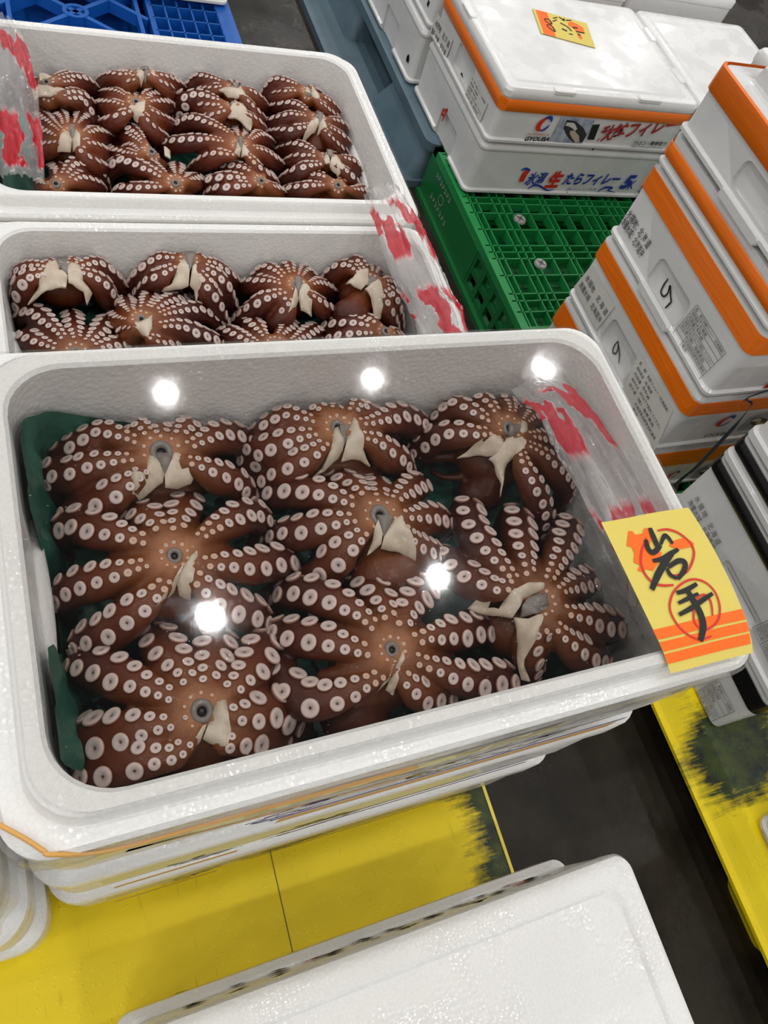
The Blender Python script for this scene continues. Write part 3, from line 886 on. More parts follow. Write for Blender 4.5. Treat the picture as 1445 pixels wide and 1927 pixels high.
def traced(org, sc, zc, c, arms, flaps, head=None, head_r=.03, head_z=-.045, R=.0160, Rs=.0068, label='', rise=.010, drop=.036, mouth_r=.0085, tips=(), group='octopuses in the box with the yellow sign', hi=True, bounds=(.012, .562, .012, .331), **kw):
    f = lambda p: (org[0] + p[0] / sc, org[1] + p[1] / sc)
    C = at_z(f(c), zc)
    out = []
    for a in arms:
        raw = [c] + list(a)
        cum = [0]
        for p, q in zip(raw, raw[1:]): cum.append(cum[-1] + math.hypot(p[0] - q[0], p[1] - q[1]))
        out.append([at_z(f(p), prof_z(s / cum[-1], zc, rise, drop)) for p, s in zip(raw[1:], cum[1:])])
    fl = []
    for poly, mt in flaps:
        fl.append(([at_z(f(p), zc - .010) for p in poly], mt))
    hd = None
    if head: hd = (at_z(f(head), zc + head_z + head_r * .6) - Z * head_r * .6, head_r)
    tp = [([at_z(f(p), zc + dz) for p, dz in zip(pp, dzs)], r) for pp, dzs, r in tips]
    return octopus(label, group, C, out, fl, hd, R, Rs, hi, bounds, mouth_r, tips=tp, **kw)

ZC = .722
traced((60, 740), 3.211, ZC, (782, 362), [
    [(690, 310), (520, 230), (350, 180), (200, 190), (95, 240)], [(730, 270), (670, 190), (580, 130), (480, 118)], [(790, 260), (770, 170), (720, 112)],
    [(880, 260), (930, 190), (980, 140), (1070, 130)], [(900, 330), (1010, 280), (1130, 220), (1250, 215), (1330, 240)], [(910, 390), (1020, 420), (1140, 455), (1260, 505), (1330, 575)],
    [(640, 380), (500, 390), (350, 405), (230, 440), (110, 460), (50, 530)], [(690, 440), (600, 510), (450, 590), (300, 650), (195, 670)]],
    [([(720, 405), (700, 440), (685, 480), (690, 540), (670, 572), (640, 560), (600, 530), (595, 560), (620, 600), (605, 640), (650, 632), (720, 595), (790, 565), (797, 520), (770, 470), (750, 430)], 'flesh'),
     ([(850, 405), (880, 412), (905, 450), (905, 490), (940, 500), (972, 540), (960, 560), (880, 575), (803, 590), (800, 530), (830, 470)], 'flesh'),
     ([(750, 395), (835, 395), (835, 450), (800, 540), (775, 490), (745, 425)], 'mouth')],
    head=(790, 690), head_r=.028, head_z=-.06, mouth_r=.0115, label='octopus at the back left corner of the yellow-signed box, beside the green liner')
traced((430, 700), 3.6125, ZC, (742, 382), [
    [(620, 330), (500, 290), (350, 250), (200, 240), (100, 285)], [(660, 270), (610, 210), (530, 170), (420, 155)], [(735, 260), (735, 200), (742, 150), (755, 118)],
    [(840, 270), (880, 200), (950, 125), (1070, 100)], [(880, 340), (1000, 320), (1130, 270), (1260, 250), (1345, 290)], [(900, 420), (1020, 450), (1120, 510), (1210, 570), (1255, 640)],
    [(620, 400), (480, 420), (340, 460), (200, 510), (140, 600)], [(670, 460), (560, 540), (420, 600), (300, 640), (225, 690)]],
    [([(705, 425), (728, 420), (765, 500), (765, 560), (740, 600), (660, 655), (580, 685), (640, 640), (680, 560), (690, 470)], 'flesh'),
     ([(825, 370), (850, 400), (890, 490), (905, 550), (970, 625), (900, 602), (765, 612), (775, 560), (795, 440)], 'flesh'),
     ([(735, 415), (805, 415), (790, 470), (768, 545), (750, 470)], 'mouth')],
    head=(890, 665), head_r=.03, head_z=-.06, label='octopus at the back middle of the yellow-signed box, between two cream-flapped neighbours')
traced((770, 690), 4.25, ZC, (795, 498), [
    [(690, 440), (560, 360), (430, 280), (280, 230), (150, 245)], [(730, 400), (680, 310), (600, 220), (500, 160), (410, 142)], [(815, 400), (830, 310), (790, 210), (765, 140)],
    [(910, 440), (970, 390), (1030, 330), (1080, 290)], [(950, 540), (1060, 540), (1150, 570), (1230, 640)], [(960, 610), (1080, 670), (1190, 760), (1290, 870), (1330, 950)],
    [(900, 650), (940, 780), (1020, 900), (1080, 1020), (1120, 1140), (1130, 1240)], [(680, 510), (540, 510), (380, 490), (220, 510), (100, 590)]],
    [([(700, 600), (722, 650), (690, 722), (600, 702), (500, 688), (420, 675), (530, 640), (620, 588)], 'flesh'),
     ([(850, 490), (912, 490), (892, 590), (882, 680), (860, 722), (782, 777), (774, 850), (785, 972), (766, 900), (690, 782), (640, 732), (690, 712), (740, 622), (830, 602)], 'flesh'),
     ([(755, 515), (845, 515), (850, 580), (790, 612), (750, 600)], 'mouth')],
    head=(610, 960), head_r=.024, head_z=-.07, R=.0148, Rs=.0058,
    tips=[([(120, 730), (300, 715), (450, 740), (500, 810), (420, 880), (260, 880), (170, 830)], [-.06, -.055, -.055, -.06, -.06, -.065, -.07], .0075)],
    label='octopus at the back right of the yellow-signed box, touching the red-printed plastic bag')
traced((60, 890), 2.89, ZC + .004, (775, 452), [
    [(640, 370), (500, 320), (360, 270), (220, 240), (130, 270)], [(710, 310), (660, 240), (590, 190), (510, 182)], [(795, 330), (800, 240), (830, 160), (860, 102)],
    [(900, 360), (980, 290), (1080, 230), (1190, 190), (1285, 220)], [(930, 480), (1060, 475), (1200, 470), (1330, 450), (1410, 440)], [(890, 560), (1050, 670), (1180, 720), (1270, 750)],
    [(660, 480), (520, 510), (380, 540), (230, 580), (125, 640)], [(740, 560), (640, 670), (520, 750), (380, 840), (255, 890)]],
    [([(890, 460), (896, 490), (872, 600), (862, 690), (800, 672), (785, 622), (822, 540), (855, 490)], 'flesh'),
     ([(830, 512), (802, 580), (772, 660), (670, 760), (742, 650), (792, 570)], 'flesh')],
    head=(900, 760), head_r=.026, head_z=-.07, mouth_r=.007, label='octopus at the left middle of the yellow-signed box, with a narrow creamy slit flap')
traced((480, 860), 3.6125, ZC, (845, 402), [
    [(700, 320), (560, 250), (400, 190), (250, 175), (90, 195)], [(770, 270), (720, 200), (630, 130), (545, 80)], [(855, 280), (850, 210), (840, 150), (832, 128)],
    [(940, 300), (1010, 230), (1080, 170), (1150, 140)], [(1000, 390), (1120, 380), (1230, 370), (1320, 395)], [(1020, 480), (1100, 550), (1190, 600), (1280, 640)],
    [(690, 410), (540, 420), (400, 440), (270, 460), (135, 475)], [(740, 500), (640, 580), (540, 660), (430, 730), (350, 780)]],
    [([(810, 470), (842, 560), (838, 622), (760, 670), (785, 590), (790, 520)], 'flesh'),
     ([(960, 440), (1000, 520), (1080, 630), (1100, 690), (980, 652), (842, 640), (852, 580), (922, 460)], 'flesh'),
     ([(800, 440), (925, 440), (900, 500), (848, 580), (815, 480)], 'mouth')],
    head=(920, 750), head_r=.031, head_z=-.036, mouth_r=.0105, label='octopus in the centre of the yellow-signed box, its smooth brown head showing below the flap')
traced((80, 1140), 2.779, ZC + .004, (833, 553), [
    [(720, 490), (600, 430), (440, 360), (290, 290), (180, 255)], [(770, 400), (720, 300), (650, 210), (590, 115)], [(865, 420), (880, 310), (900, 220), (935, 130)],
    [(980, 440), (1060, 360), (1130, 260), (1175, 150)], [(980, 570), (1100, 550), (1220, 520), (1330, 560)], [(980, 720), (1080, 720), (1190, 740), (1280, 740)],
    [(690, 600), (560, 620), (420, 640), (270, 665), (140, 650)], [(760, 700), (660, 800), (520, 880), (370, 940), (220, 930), (130, 870)]],
    [([(930, 510), (950, 520), (962, 620), (977, 670), (952, 775), (832, 712), (872, 610), (892, 550)], 'flesh'),
     ([(850, 640), (822, 722), (770, 780), (790, 712), (830, 650)], 'flesh')],
    head=(850, 840), head_r=.028, head_z=-.06, R=.0176, Rs=.0082, mouth_r=.0095, label='octopus at the front left corner of the yellow-signed box, with the largest suckers')
traced((490, 1050), 2.833, ZC + .004, (700, 490), [
    [(620, 370), (520, 270), (400, 200), (270, 150), (140, 145)], [(690, 310), (660, 210), (600, 130), (540, 85)], [(760, 380), (790, 270), (850, 180), (900, 115)],
    [(800, 440), (930, 400), (1080, 370), (1220, 350)], [(790, 520), (930, 570), (1080, 610), (1220, 640), (1350, 610)], [(760, 620), (850, 690), (960, 750), (1060, 770)],
    [(620, 500), (480, 460), (340, 410), (200, 380), (90, 355)], [(650, 610), (520, 680), (380, 730), (240, 720), (140, 630), (115, 520)]],
    [([(735, 520), (747, 560), (712, 660), (705, 735), (660, 710), (690, 620)], 'flesh'),
     ([(690, 590), (670, 670), (615, 722), (650, 660), (680, 592)], 'flesh')],
    head=(530, 810), head_r=.028, head_z=-.06, R=.0160, Rs=.0080, mouth_r=.007, label='octopus at the front middle of the yellow-signed box, its arm hooked round at left')
traced((820, 910), 3.6125, ZC + .002, (715, 810), [
    [(540, 700), (420, 690), (280, 620), (150, 510), (75, 425)], [(540, 640), (430, 500), (330, 350), (260, 220), (245, 110)], [(640, 580), (620, 440), (600, 300), (580, 165)],
    [(770, 650), (830, 530), (890, 400), (930, 280), (930, 235)], [(840, 730), (930, 680), (1020, 640), (1085, 620)], [(860, 850), (1000, 880), (1140, 910), (1280, 935)],
    [(830, 960), (930, 1050), (1060, 1130), (1190, 1185)], [(730, 1010), (735, 1120), (730, 1230)]],
    [([(700, 710), (690, 755), (560, 815), (512, 920), (420, 892), (250, 812), (330, 740), (372, 830), (420, 860), (470, 772), (580, 720), (680, 700)], 'flesh'),
     ([(690, 920), (662, 1040), (622, 1180), (690, 1310), (640, 1292), (590, 1180), (560, 1060), (522, 920), (600, 942)], 'flesh'),
     ([(600, 800), (715, 780), (725, 860), (660, 915), (560, 925), (550, 860)], 'mouth')],
    head=(540, 1000), head_r=.026, head_z=-.075, R=.0168, Rs=.0076, label='octopus at the front right of the yellow-signed box, beside the yellow paper sign')

F_, G_ = 'flesh', 'mouth'
GM = 'octopuses in the middle box'
bM = (.008, .567, OYM + .006, OYM + .337)
A0, A1, SM = (0, 450), (400, 450), 2.1636
def mid(org, z, c, arms, flaps, label, **kw):
    kw.setdefault('R', .0150); kw.setdefault('Rs', .0066); kw.setdefault('drop', .045); kw.setdefault('mouth_r', .0072)
    traced(org, SM, z, c, arms, flaps, label=label, group=GM, hi=False, bounds=bM, **kw)
mid(A0, .540, (255, 125), [[(215, 110), (140, 95), (70, 112), (25, 165)], [(230, 98), (195, 78), (150, 82)], [(280, 98), (305, 72), (360, 72)], [(300, 110), (380, 82), (440, 97), (490, 132)],
    [(312, 122), (380, 138), (450, 182), (485, 250)], [(200, 130), (110, 142), (60, 192), (40, 262)]],
    [([(230, 122), (200, 125), (175, 160), (150, 205), (108, 238), (190, 214), (270, 207), (277, 175), (250, 150)], F_), ([(285, 115), (328, 140), (340, 185), (375, 215), (352, 250), (340, 217), (280, 192), (277, 150)], F_), ([(228, 110), (287, 110), (275, 170), (250, 150)], G_)],
    'octopus at the back left corner of the middle box, broad cream flap forward')
mid(A0, .540, (768, 92), [[(730, 72), (660, 60), (580, 65), (520, 92)], [(745, 65), (700, 50), (650, 50)], [(790, 66), (830, 58), (880, 70)], [(805, 82), (870, 85), (930, 120), (965, 155)],
    [(815, 130), (860, 190), (905, 250), (918, 292)], [(720, 100), (650, 130), (595, 152), (565, 192)], [(830, 105), (890, 135), (940, 182), (955, 232)]],
    [([(750, 105), (720, 140), (700, 180), (660, 190), (740, 197), (767, 192), (770, 140)], F_), ([(800, 105), (780, 140), (772, 190), (790, 202), (800, 235), (826, 190), (800, 150)], F_), ([(745, 85), (795, 85), (790, 115), (770, 155), (752, 115)], G_)],
    'octopus second from left along the back wall of the middle box')
mid(A1, .532, (340, 188), [[(300, 180), (240, 162), (170, 155), (120, 165)], [(310, 168), (260, 118), (200, 95), (140, 105)], [(327, 150), (312, 95), (282, 65), (250, 70)], [(355, 150), (382, 105), (402, 82)],
    [(390, 180), (440, 165), (490, 187)], [(400, 215), (450, 242), (500, 282)], [(290, 208), (210, 228), (150, 257), (105, 292)], [(302, 250), (262, 290), (235, 330)]],
    [([(355, 195), (395, 230), (407, 302), (360, 287), (345, 250)], F_), ([(330, 220), (347, 260), (335, 290), (305, 312), (320, 260)], F_), ([(325, 180), (357, 180), (360, 215), (342, 250), (328, 210)], G_)],
    'octopus third from left in the back row of the middle box, star-shaped arms spread')
mid(A1, .535, (645, 175), [[(610, 140), (560, 98), (500, 95), (440, 112)], [(630, 122), (590, 72), (520, 60), (450, 75)], [(655, 140), (662, 108), (650, 85)], [(700, 160), (735, 165), (760, 190)], [(690, 205), (730, 262), (752, 332)], [(715, 190), (762, 240), (775, 312)]],
    [([(625, 150), (590, 155), (542, 185), (600, 222), (632, 195)], F_), ([(670, 185), (690, 260), (692, 305), (670, 312), (640, 250), (612, 225), (650, 195)], F_), ([(622, 165), (667, 168), (652, 205), (618, 212)], G_)],
    'octopus at the right end of the middle box beside the red-printed bag', head=(575, 275), head_r=.026, head_z=-.03)
mid(A0, .522, (310, 462), [[(272, 410), (205, 335), (135, 280), (80, 282)], [(315, 410), (302, 340), (290, 290)], [(350, 420), (400, 370), (442, 312)], [(240, 442), (150, 402), (90, 372), (52, 372)], [(390, 437), (480, 412), (560, 412)]], [],
    'octopus at the front left of the middle box, cut off by the nearer rim', drop=.032)
mid(A0, .534, (575, 330), [[(540, 300), (520, 260), (510, 230)], [(580, 290), (602, 240), (642, 205)], [(612, 290), (680, 242), (772, 217)], [(642, 308), (740, 277), (830, 272), (900, 312)], [(640, 348), (730, 342), (830, 372), (910, 412)], [(625, 400), (700, 410), (762, 422)], [(530, 320), (492, 310), (470, 292)], [(540, 350), (488, 372)]],
    [([(618, 340), (590, 352), (530, 382), (575, 407), (605, 432), (618, 390)], F_)],
    'octopus with grey-cream flap in the middle of the front row, middle box')
mid(A1, .520, (255, 432), [[(222, 400), (182, 342), (150, 312)], [(190, 422), (110, 382), (50, 352)], [(272, 390), (302, 350), (322, 322)], [(320, 412), (372, 382), (430, 347)], [(350, 440), (420, 420)]], [],
    'front-row octopus third from left in the middle box, only raised arms showing', drop=.030)
mid(A1, .522, (705, 380), [[(640, 345), (560, 322), (470, 332)], [(650, 372), (560, 367), (470, 387)], [(690, 350), (640, 312), (570, 302)], [(735, 365), (770, 380)], [(755, 395), (795, 402)]], [],
    'octopus at the front right of the middle box, mostly hidden by the nearer rim', drop=.030)

GB = 'octopuses in the rearmost box'
bB = (.008, .567, OYB + .006, OYB + .337)
B0, S0, B1, S1 = (50, 110), 2.72, (300, 110), 2.267
def back(org, sc, z, c, arms, flaps, label, **kw):
    kw.setdefault('R', .0140); kw.setdefault('Rs', .0062); kw.setdefault('drop', .040); kw.setdefault('mouth_r', .0066)
    traced(org, sc, z, c, arms, flaps, label=label, group=GB, hi=False, bounds=bB, **kw)
back(B0, S0, .540, (100, 122), [[(150, 100), (230, 78), (310, 92), (362, 142)], [(140, 88), (200, 70), (260, 68)], [(160, 118), (250, 100), (330, 135)], [(70, 95), (50, 110)]], [([(70, 100), (120, 112), (132, 142), (70, 152)], F_)], 'octopus at the back left corner of the rearmost box, only dark arms showing')
back(B0, S0, .547, (602, 80), [[(560, 68), (480, 70), (420, 66), (365, 102)], [(575, 70), (520, 56), (450, 55)], [(640, 68), (720, 80), (805, 128)], [(650, 92), (715, 120), (745, 172)], [(560, 95), (500, 110), (465, 135)], [(625, 62), (680, 62)]],
     [([(568, 80), (558, 130), (585, 162), (602, 130), (592, 95)], F_), ([(622, 85), (640, 130), (672, 137), (650, 105)], F_), ([(585, 78), (625, 78), (620, 120), (605, 152), (595, 110)], G_)], 'octopus in the back row of the rearmost box, second from left, small cream flap')
back(B1, S1, .547, (318, 135), [[(272, 92), (200, 66), (130, 60), (95, 72)], [(288, 112), (220, 116), (160, 128)], [(320, 100), (312, 78)], [(360, 120), (420, 142), (452, 192)], [(370, 162), (420, 212), (440, 252)]],
     [([(300, 150), (250, 155), (290, 182), (365, 197), (365, 172), (340, 155)], F_), ([(303, 128), (337, 128), (327, 172)], G_)], 'octopus in the back row of the rearmost box, third from left, arms stretched left')
back(B1, S1, .548, (635, 148), [[(600, 110), (530, 82), (470, 80), (420, 122)], [(600, 130), (530, 132), (465, 152)], [(655, 120), (680, 128)], [(690, 150), (740, 180), (772, 232)], [(690, 182), (738, 222), (760, 250)]],
     [([(622, 145), (612, 170), (640, 177)], F_), ([(645, 150), (682, 202), (660, 207), (640, 180)], F_)], 'octopus at the back right corner of the rearmost box')
back(B0, S0, .538, (112, 180), [[(170, 168), (240, 156), (310, 182), (352, 242)], [(190, 195), (280, 190), (340, 262), (362, 310)], [(60, 168), (45, 200)]], [([(30, 188), (90, 170), (150, 187), (192, 187), (190, 207), (130, 232), (40, 227)], F_)], 'octopus with cream flap beside the bag in the rearmost box, second row')
back(B0, S0, .542, (560, 228), [[(522, 190), (452, 152), (390, 162)], [(542, 190), (532, 150)], [(590, 190), (640, 162), (702, 172)], [(605, 215), (680, 200), (742, 217)], [(612, 242), (680, 272), (742, 312)], [(512, 230), (440, 212), (370, 212)], [(522, 258), (452, 282), (390, 312)], [(612, 290), (660, 342), (702, 382)]],
     [([(607, 260), (560, 267), (520, 297), (580, 342), (602, 310)], F_)], 'second-row octopus with pale peach centre, left of middle in the rearmost box')
back(B1, S1, .542, (318, 203), [[(262, 172), (170, 140), (90, 162), (75, 222)], [(270, 190), (200, 187), (140, 202)], [(282, 212), (222, 232), (188, 255)], [(370, 222), (420, 252), (432, 292)], [(345, 190), (400, 195)]],
     [([(318, 203), (352, 222), (397, 282), (390, 302), (330, 272), (290, 262)], F_)], 'second-row octopus with flap pointing right, right of middle in the rearmost box')
back(B1, S1, .543, (678, 258), [[(640, 222), (580, 182), (500, 180), (470, 202)], [(640, 242), (560, 227), (490, 245), (458, 258)], [(642, 278), (560, 292), (478, 302)], [(688, 222), (702, 205)], [(722, 250), (780, 262), (802, 302)], [(722, 282), (790, 322), (820, 362)], [(720, 312), (770, 362), (790, 392)]],
     [([(665, 265), (640, 300), (610, 342), (660, 327), (677, 300)], F_), ([(695, 265), (707, 332), (670, 332), (677, 300)], F_), ([(662, 248), (694, 248), (690, 290), (677, 322), (668, 290)], G_)], 'octopus against the right wall of the rearmost box with dark mouth and cream flap', head=(675, 352), head_r=.02, head_z=-.032)
back(B0, S0, .537, (232, 395), [[(182, 370), (110, 302), (52, 262)], [(202, 340), (182, 282), (132, 247)], [(252, 330), (282, 282), (302, 247)], [(290, 380), (350, 352), (412, 372)], [(290, 420), (350, 422), (412, 462)], [(180, 412), (110, 422), (60, 432)], [(290, 462), (340, 502), (392, 532)], [(165, 390), (100, 352), (55, 342)]],
     [([(217, 400), (190, 430), (158, 482), (227, 492), (236, 450)], F_), ([(255, 400), (277, 440), (277, 492), (237, 492), (236, 450)], F_), ([(213, 378), (257, 378), (252, 420), (233, 465), (220, 420)], G_)], 'octopus in the third row of the rearmost box, first from the plastic bag')
back(B0, S0, .530, (640, 480), [[(600, 410), (520, 335), (435, 375)], [(610, 440), (540, 380), (470, 330)], [(590, 470), (550, 432), (505, 452)], [(560, 480), (480, 460), (435, 440)]], [([(700, 470), (735, 490), (735, 530), (705, 520)], F_)], 'octopus in the third row of the rearmost box showing one bundle of arms')
back(B1, S1, .541, (340, 372), [[(292, 305), (210, 262), (130, 240), (55, 272)], [(290, 350), (200, 332), (100, 332), (10, 347)], [(310, 402), (230, 392), (150, 432)], [(347, 330), (345, 282)], [(382, 342), (430, 312), (482, 342)], [(392, 375), (450, 382), (520, 432)], [(387, 412), (440, 462), (490, 502)], [(302, 325), (272, 292)]],
     [([(330, 390), (313, 440), (340, 437), (345, 410)], F_), ([(350, 390), (382, 430), (375, 452), (345, 437)], F_), ([(329, 368), (354, 368), (351, 400), (343, 428), (335, 400)], G_)], 'octopus in the centre of the rearmost box with long arms stretched to the left')
back(B1, S1, .536, (718, 422), [[(672, 392), (590, 352), (510, 372)], [(672, 410), (600, 402), (548, 427)], [(682, 442), (600, 452), (528, 492)], [(735, 390), (742, 378)], [(770, 412), (840, 432), (880, 502)], [(772, 452), (830, 492), (852, 542)]],
     [([(705, 425), (685, 472), (720, 472)], F_), ([(730, 430), (792, 492), (760, 507), (720, 477)], F_), ([(706, 413), (737, 413), (727, 468), (715, 440)], G_)], 'octopus near the front right corner of the rearmost box, with small cream flap')
back(B0, S0, .526, (150, 650), [[(152, 600), (172, 560), (150, 532)], [(212, 622), (290, 592), (372, 622)], [(182, 605), (240, 522), (330, 522), (392, 572)], [(110, 640), (80, 612)]], [], 'octopus at the front left of the rearmost box, partly under the plastic bag', drop=.028)
back(B0, S0, .530, (762, 640), [[(702, 602), (600, 542), (500, 502), (420, 532)], [(722, 592), (642, 532), (582, 502)], [(772, 590), (772, 532)], [(822, 612), (882, 592)], [(682, 645), (580, 642), (470, 647)]], [], 'second octopus from left in the front row of the rearmost box, rim cutting it', drop=.028, Rs=.0068)
back(B1, S1, .530, (435, 525), [[(392, 472), (322, 442), (250, 452)], [(372, 502), (280, 492), (190, 512)], [(445, 475), (472, 482)], [(382, 532), (290, 532), (220, 547)], [(470, 530), (520, 547)]], [], 'third octopus from left in the front row of the rearmost box, rim cutting it', drop=.028, Rs=.0068)
back(B1, S1, .526, (762, 542), [[(722, 502), (642, 477), (560, 512)], [(702, 532), (620, 532), (530, 547)], [(775, 512), (802, 510)], [(822, 550), (880, 547), (912, 572)]], [], 'octopus at the front right corner of the rearmost box, cut off by the rim', drop=.028)


# ------------------------------------------------------------------ liners, films, bags
def liner(label, ox, oy, z, flap):
    root = empty('liner_sheet', (ox + .28, oy + .17, z)); tag(root, label, 'liner', 'green liner sheets')
    bm = bmesh.new(); nx, ny = 60, 36
    vs = []
    for j in range(ny + 1):
        row = []
        for i in range(nx + 1):
            x = ox + .016 + .543 * i / nx; y = oy + .016 + .311 * j / ny
            row.append(bm.verts.new((x, y, z + .012 * noise.noise(Vector((x * 18, y * 18, 1.7))) + .004 * noise.noise(Vector((x * 70, y * 70, .2))))))
        vs.append(row)
    for j in range(ny):
        for i in range(nx): bm.faces.new((vs[j][i], vs[j][i + 1], vs[j + 1][i + 1], vs[j + 1][i]))
    build('sheet', bm, M['liner'], root, True)
    if flap:
        # one strip standing against the left wall, the rounded corner and the start of the back wall
        bm = bmesh.new(); n2 = 16
        path = [(Vector((ox, oy + .030 + .268 * k / 40, 0)), X) for k in range(41)]
        cc = Vector((ox + .045, oy + .298, 0))
        for k in range(1, 9):
            a = math.pi - math.pi / 2 * k / 9
            d_ = Vector((math.cos(a), math.sin(a), 0)); path.append((cc + d_ * .045, -d_))
        path += [(Vector((ox + .045 + .075 * k / 8, oy + .343, 0)), -Y) for k in range(9)]
        vs = []
        for j, (p, inw) in enumerate(path):
            tt = min(1.0, j / 40)
            top = RIM - .016 - .095 * smoothstep((tt - .30) / .10) * (1 - smoothstep((tt - .60) / .14)) - .012 * abs(noise.noise(Vector((j * .21, 2, 0))))
            if j > 40: top = RIM - .018 - .062 * ((j - 40) / 17) ** .9
            row = []
            for k in range(n2 + 1):
                t = k / n2; zz = z - .01 + (top - z + .01) * t
                off = .036 - .028 * t ** .7 + .008 * noise.noise(Vector((p.x * 34, p.y * 34, zz * 26))) + .004 * noise.noise(Vector((p.y * 90, p.x * 90 + 2, zz * 60)))
                q = p + inw * max(off, .0055 + (RIM - zz) * .08); row.append(bm.verts.new((q.x, q.y, zz)))
            vs.append(row)
        for j in range(len(path) - 1):
            for k in range(n2): bm.faces.new((vs[j][k], vs[j + 1][k], vs[j + 1][k + 1], vs[j][k + 1]))
        build('raised_edge', bm, M['liner'], root, True)
    return root
liner('green liner sheet showing between the octopuses and up the left wall of the signed box', 0, 0, .612, True)
liner('green liner sheet under the octopuses of the middle box', 0, OYM, .440, False)
liner('green liner sheet under the octopuses of the rearmost box', 0, OYB, .445, False)

def film(label, ox, oy, rim, skirt, seed, top=True):
    root = empty('cling_film', (ox + .28, oy + .17, rim)); tag(root, label, 'plastic film', 'cling films over the octopus boxes')
    ins = lambda d, r, z: rrect(ox - .035 + d, ox + .608 - d, oy - .030 + d * .85, oy + .375 - d * .85, r, z, 8)
    bm = bmesh.new()
    zt = rim + .0012
    if top:
        loft(bm, [ins(.021, .04, zt), ins(.10, .04, zt - .0008), ins(.16, .02, zt - .0012)], cap0=False)
        build('top_sheet', bm, M['film'], root, True)
    else: bm.free()
    # gathered skirt clinging round the sides
    bm = bmesh.new(); loops = []
    base = [ins(-.0008, .036, rim - .017), ins(-.003, .036, rim - .022), ins(-.003, .036, rim - .04), ins(.002, .036, rim - .058), ins(.004, .036, rim - .058 - skirt * .5), ins(.004, .036, rim - .058 - skirt)]
    # densify the loops for wrinkles
    def dens(l, k=8):
        out = []
        for a, b in zip(l, l[1:] + l[:1]):
            m_ = max(1, int((b - a).length / .012))
            for q in range(m_): out.append(a.lerp(b, q / m_))
        return out
    cnt = None
    for li, l in enumerate(base):
        if cnt is None:
            cnt = [max(1, int((b - a).length / .012)) for a, b in zip(l, l[1:] + l[:1])]
        out = []
        for (a, b), m_ in zip(zip(l, l[1:] + l[:1]), cnt):
            for q in range(m_): out.append(a.lerp(b, q / m_))
        cc = Vector((ox + .287, oy + .172, 0))
        amp = (0, .0012, .002, .003, .005, .007)[li]
        res = []
        for p in out:
            n_ = Vector((p.x - cc.x, p.y - cc.y, 0)).normalized()
            w = noise.noise(Vector((p.x * 60, p.y * 60, li * .7 + seed)))
            dz = noise.noise(Vector((p.x * 14, p.y * 14, seed + 9))) * .02 if li >= 4 else 0
            res.append(p + n_ * (amp * (w + .6)) + Z * dz)
        loops.append(res)
    loft(bm, loops, False, False)
    build('skirt', bm, M['film_crumpled'], root, True)
    return root
film('clear cling film stretched over the octopus box with the yellow sign, lamp glints on it', 0, 0, RIM, .05, 1)
film('clear cling film gathered round the rim of the middle octopus box', 0, OYM, RM, .03, 2, False)
film('clear cling film gathered round the rim of the rearmost octopus box', 0, OYB, RB, .03, 3, False)
film('clear cling film hanging from the foam box at the lower left frame edge', -.646, -.03, RIM - .012, .10, 4, False)

def bag(label, line, width, zf, seed, amp=.006, hump=.010):
    """a crumpled plastic bag end laid along a line of (x, y, z)"""
    pts = catmull([Vector(p) for p in line], 26)
    ts = frames(pts)
    root = empty('plastic_bag', pts[len(pts) // 2]); tag(root, label, 'plastic bag', 'red-printed plastic bags')
    bm = bmesh.new(); uvl = bm.loops.layers.uv.new('UVMap')
    nw = 64; rows = []
    for i, (p, t) in enumerate(zip(pts, ts)):
        v = i / (len(pts) - 1); s = t.cross(Z).normalized(); row = []
        w = width * (.75 + .25 * math.sin(math.pi * min(1, v * 1.1))) * (1 + .10 * noise.noise(Vector((v * 6, seed, 0))))
        for k in range(nw + 1):
            u = k / nw * 2 - 1
            q = p + s * (u * w / 2)
            fold = noise.noise(Vector((u * 7 + seed, v * 2.0, 3))) + .5 * noise.noise(Vector((u * 17, v * 6 + seed, 7))) + .4 * noise.noise(Vector((u * 9, v * 22, seed))) + .34 * noise.noise(Vector((u * 26, v * 8, seed + 4))) + .22 * noise.noise(Vector((u * 30, v * 50, seed + 6)))
            q = q + Z * (hump * (1 - u * u) + amp * fold)
            row.append((bm.verts.new(q), (k / nw, v)))
        rows.append(row)
    for a, b in zip(rows, rows[1:]):
        for k in range(nw):
            quad = (a[k], a[k + 1], b[k + 1], b[k])
            f = bm.faces.new([x[0] for x in quad])
            for lp, x in zip(f.loops, quad): lp[uvl].uv = x[1]
    o = build('bag_sheet', bm, M['bag'], root, True)
    return root
bag('clear plastic bag with red print tucked along the right end of the signed box', [(.512, .318, .742), (.524, .280, .755), (.532, .22, .757), (.538, .15, .757), (.540, .09, .757), (.530, .045, .750)], .075, 0, 1, .0045, .004)
bag('clear plastic bag with red print draped over the right end of the middle box', [(.520, .768, .612), (.533, .715, .600), (.540, .66, .586), (.545, .60, .580), (.552, .55, .580), (.56, .50, .572)], .085, 0, 5, .007, .012)
bag('clear plastic bag with red print bunched at the left end of the rearmost box', [(.030, 1.13, .585), (.035, 1.06, .584), (.033, .99, .582), (.034, .92, .582), (.036, .86, .580), (.034, .805, .576)], .085, 0, 9, .008, .012)

# packing string round the front left corner
bm = bmesh.new()
line = [at_z(p, RIM - .0125) for p in ((-40, 1530), (0, 1553), (50, 1580), (82, 1601), (100, 1608))] + [Vector((.03, -.0325, RIM - .028)), Vector((.12, -.0325, RIM - .036)), Vector((.26, -.0322, RIM - .050))]
sp = catmull(line, 6)
add_tube(bm, sp, [.0016] * len(sp), 8)
tag(build('rubber_band', bm, M['rubber_band'], None, True), 'tan rubber band cutting across the front left corner of the signed box', 'rubber band')


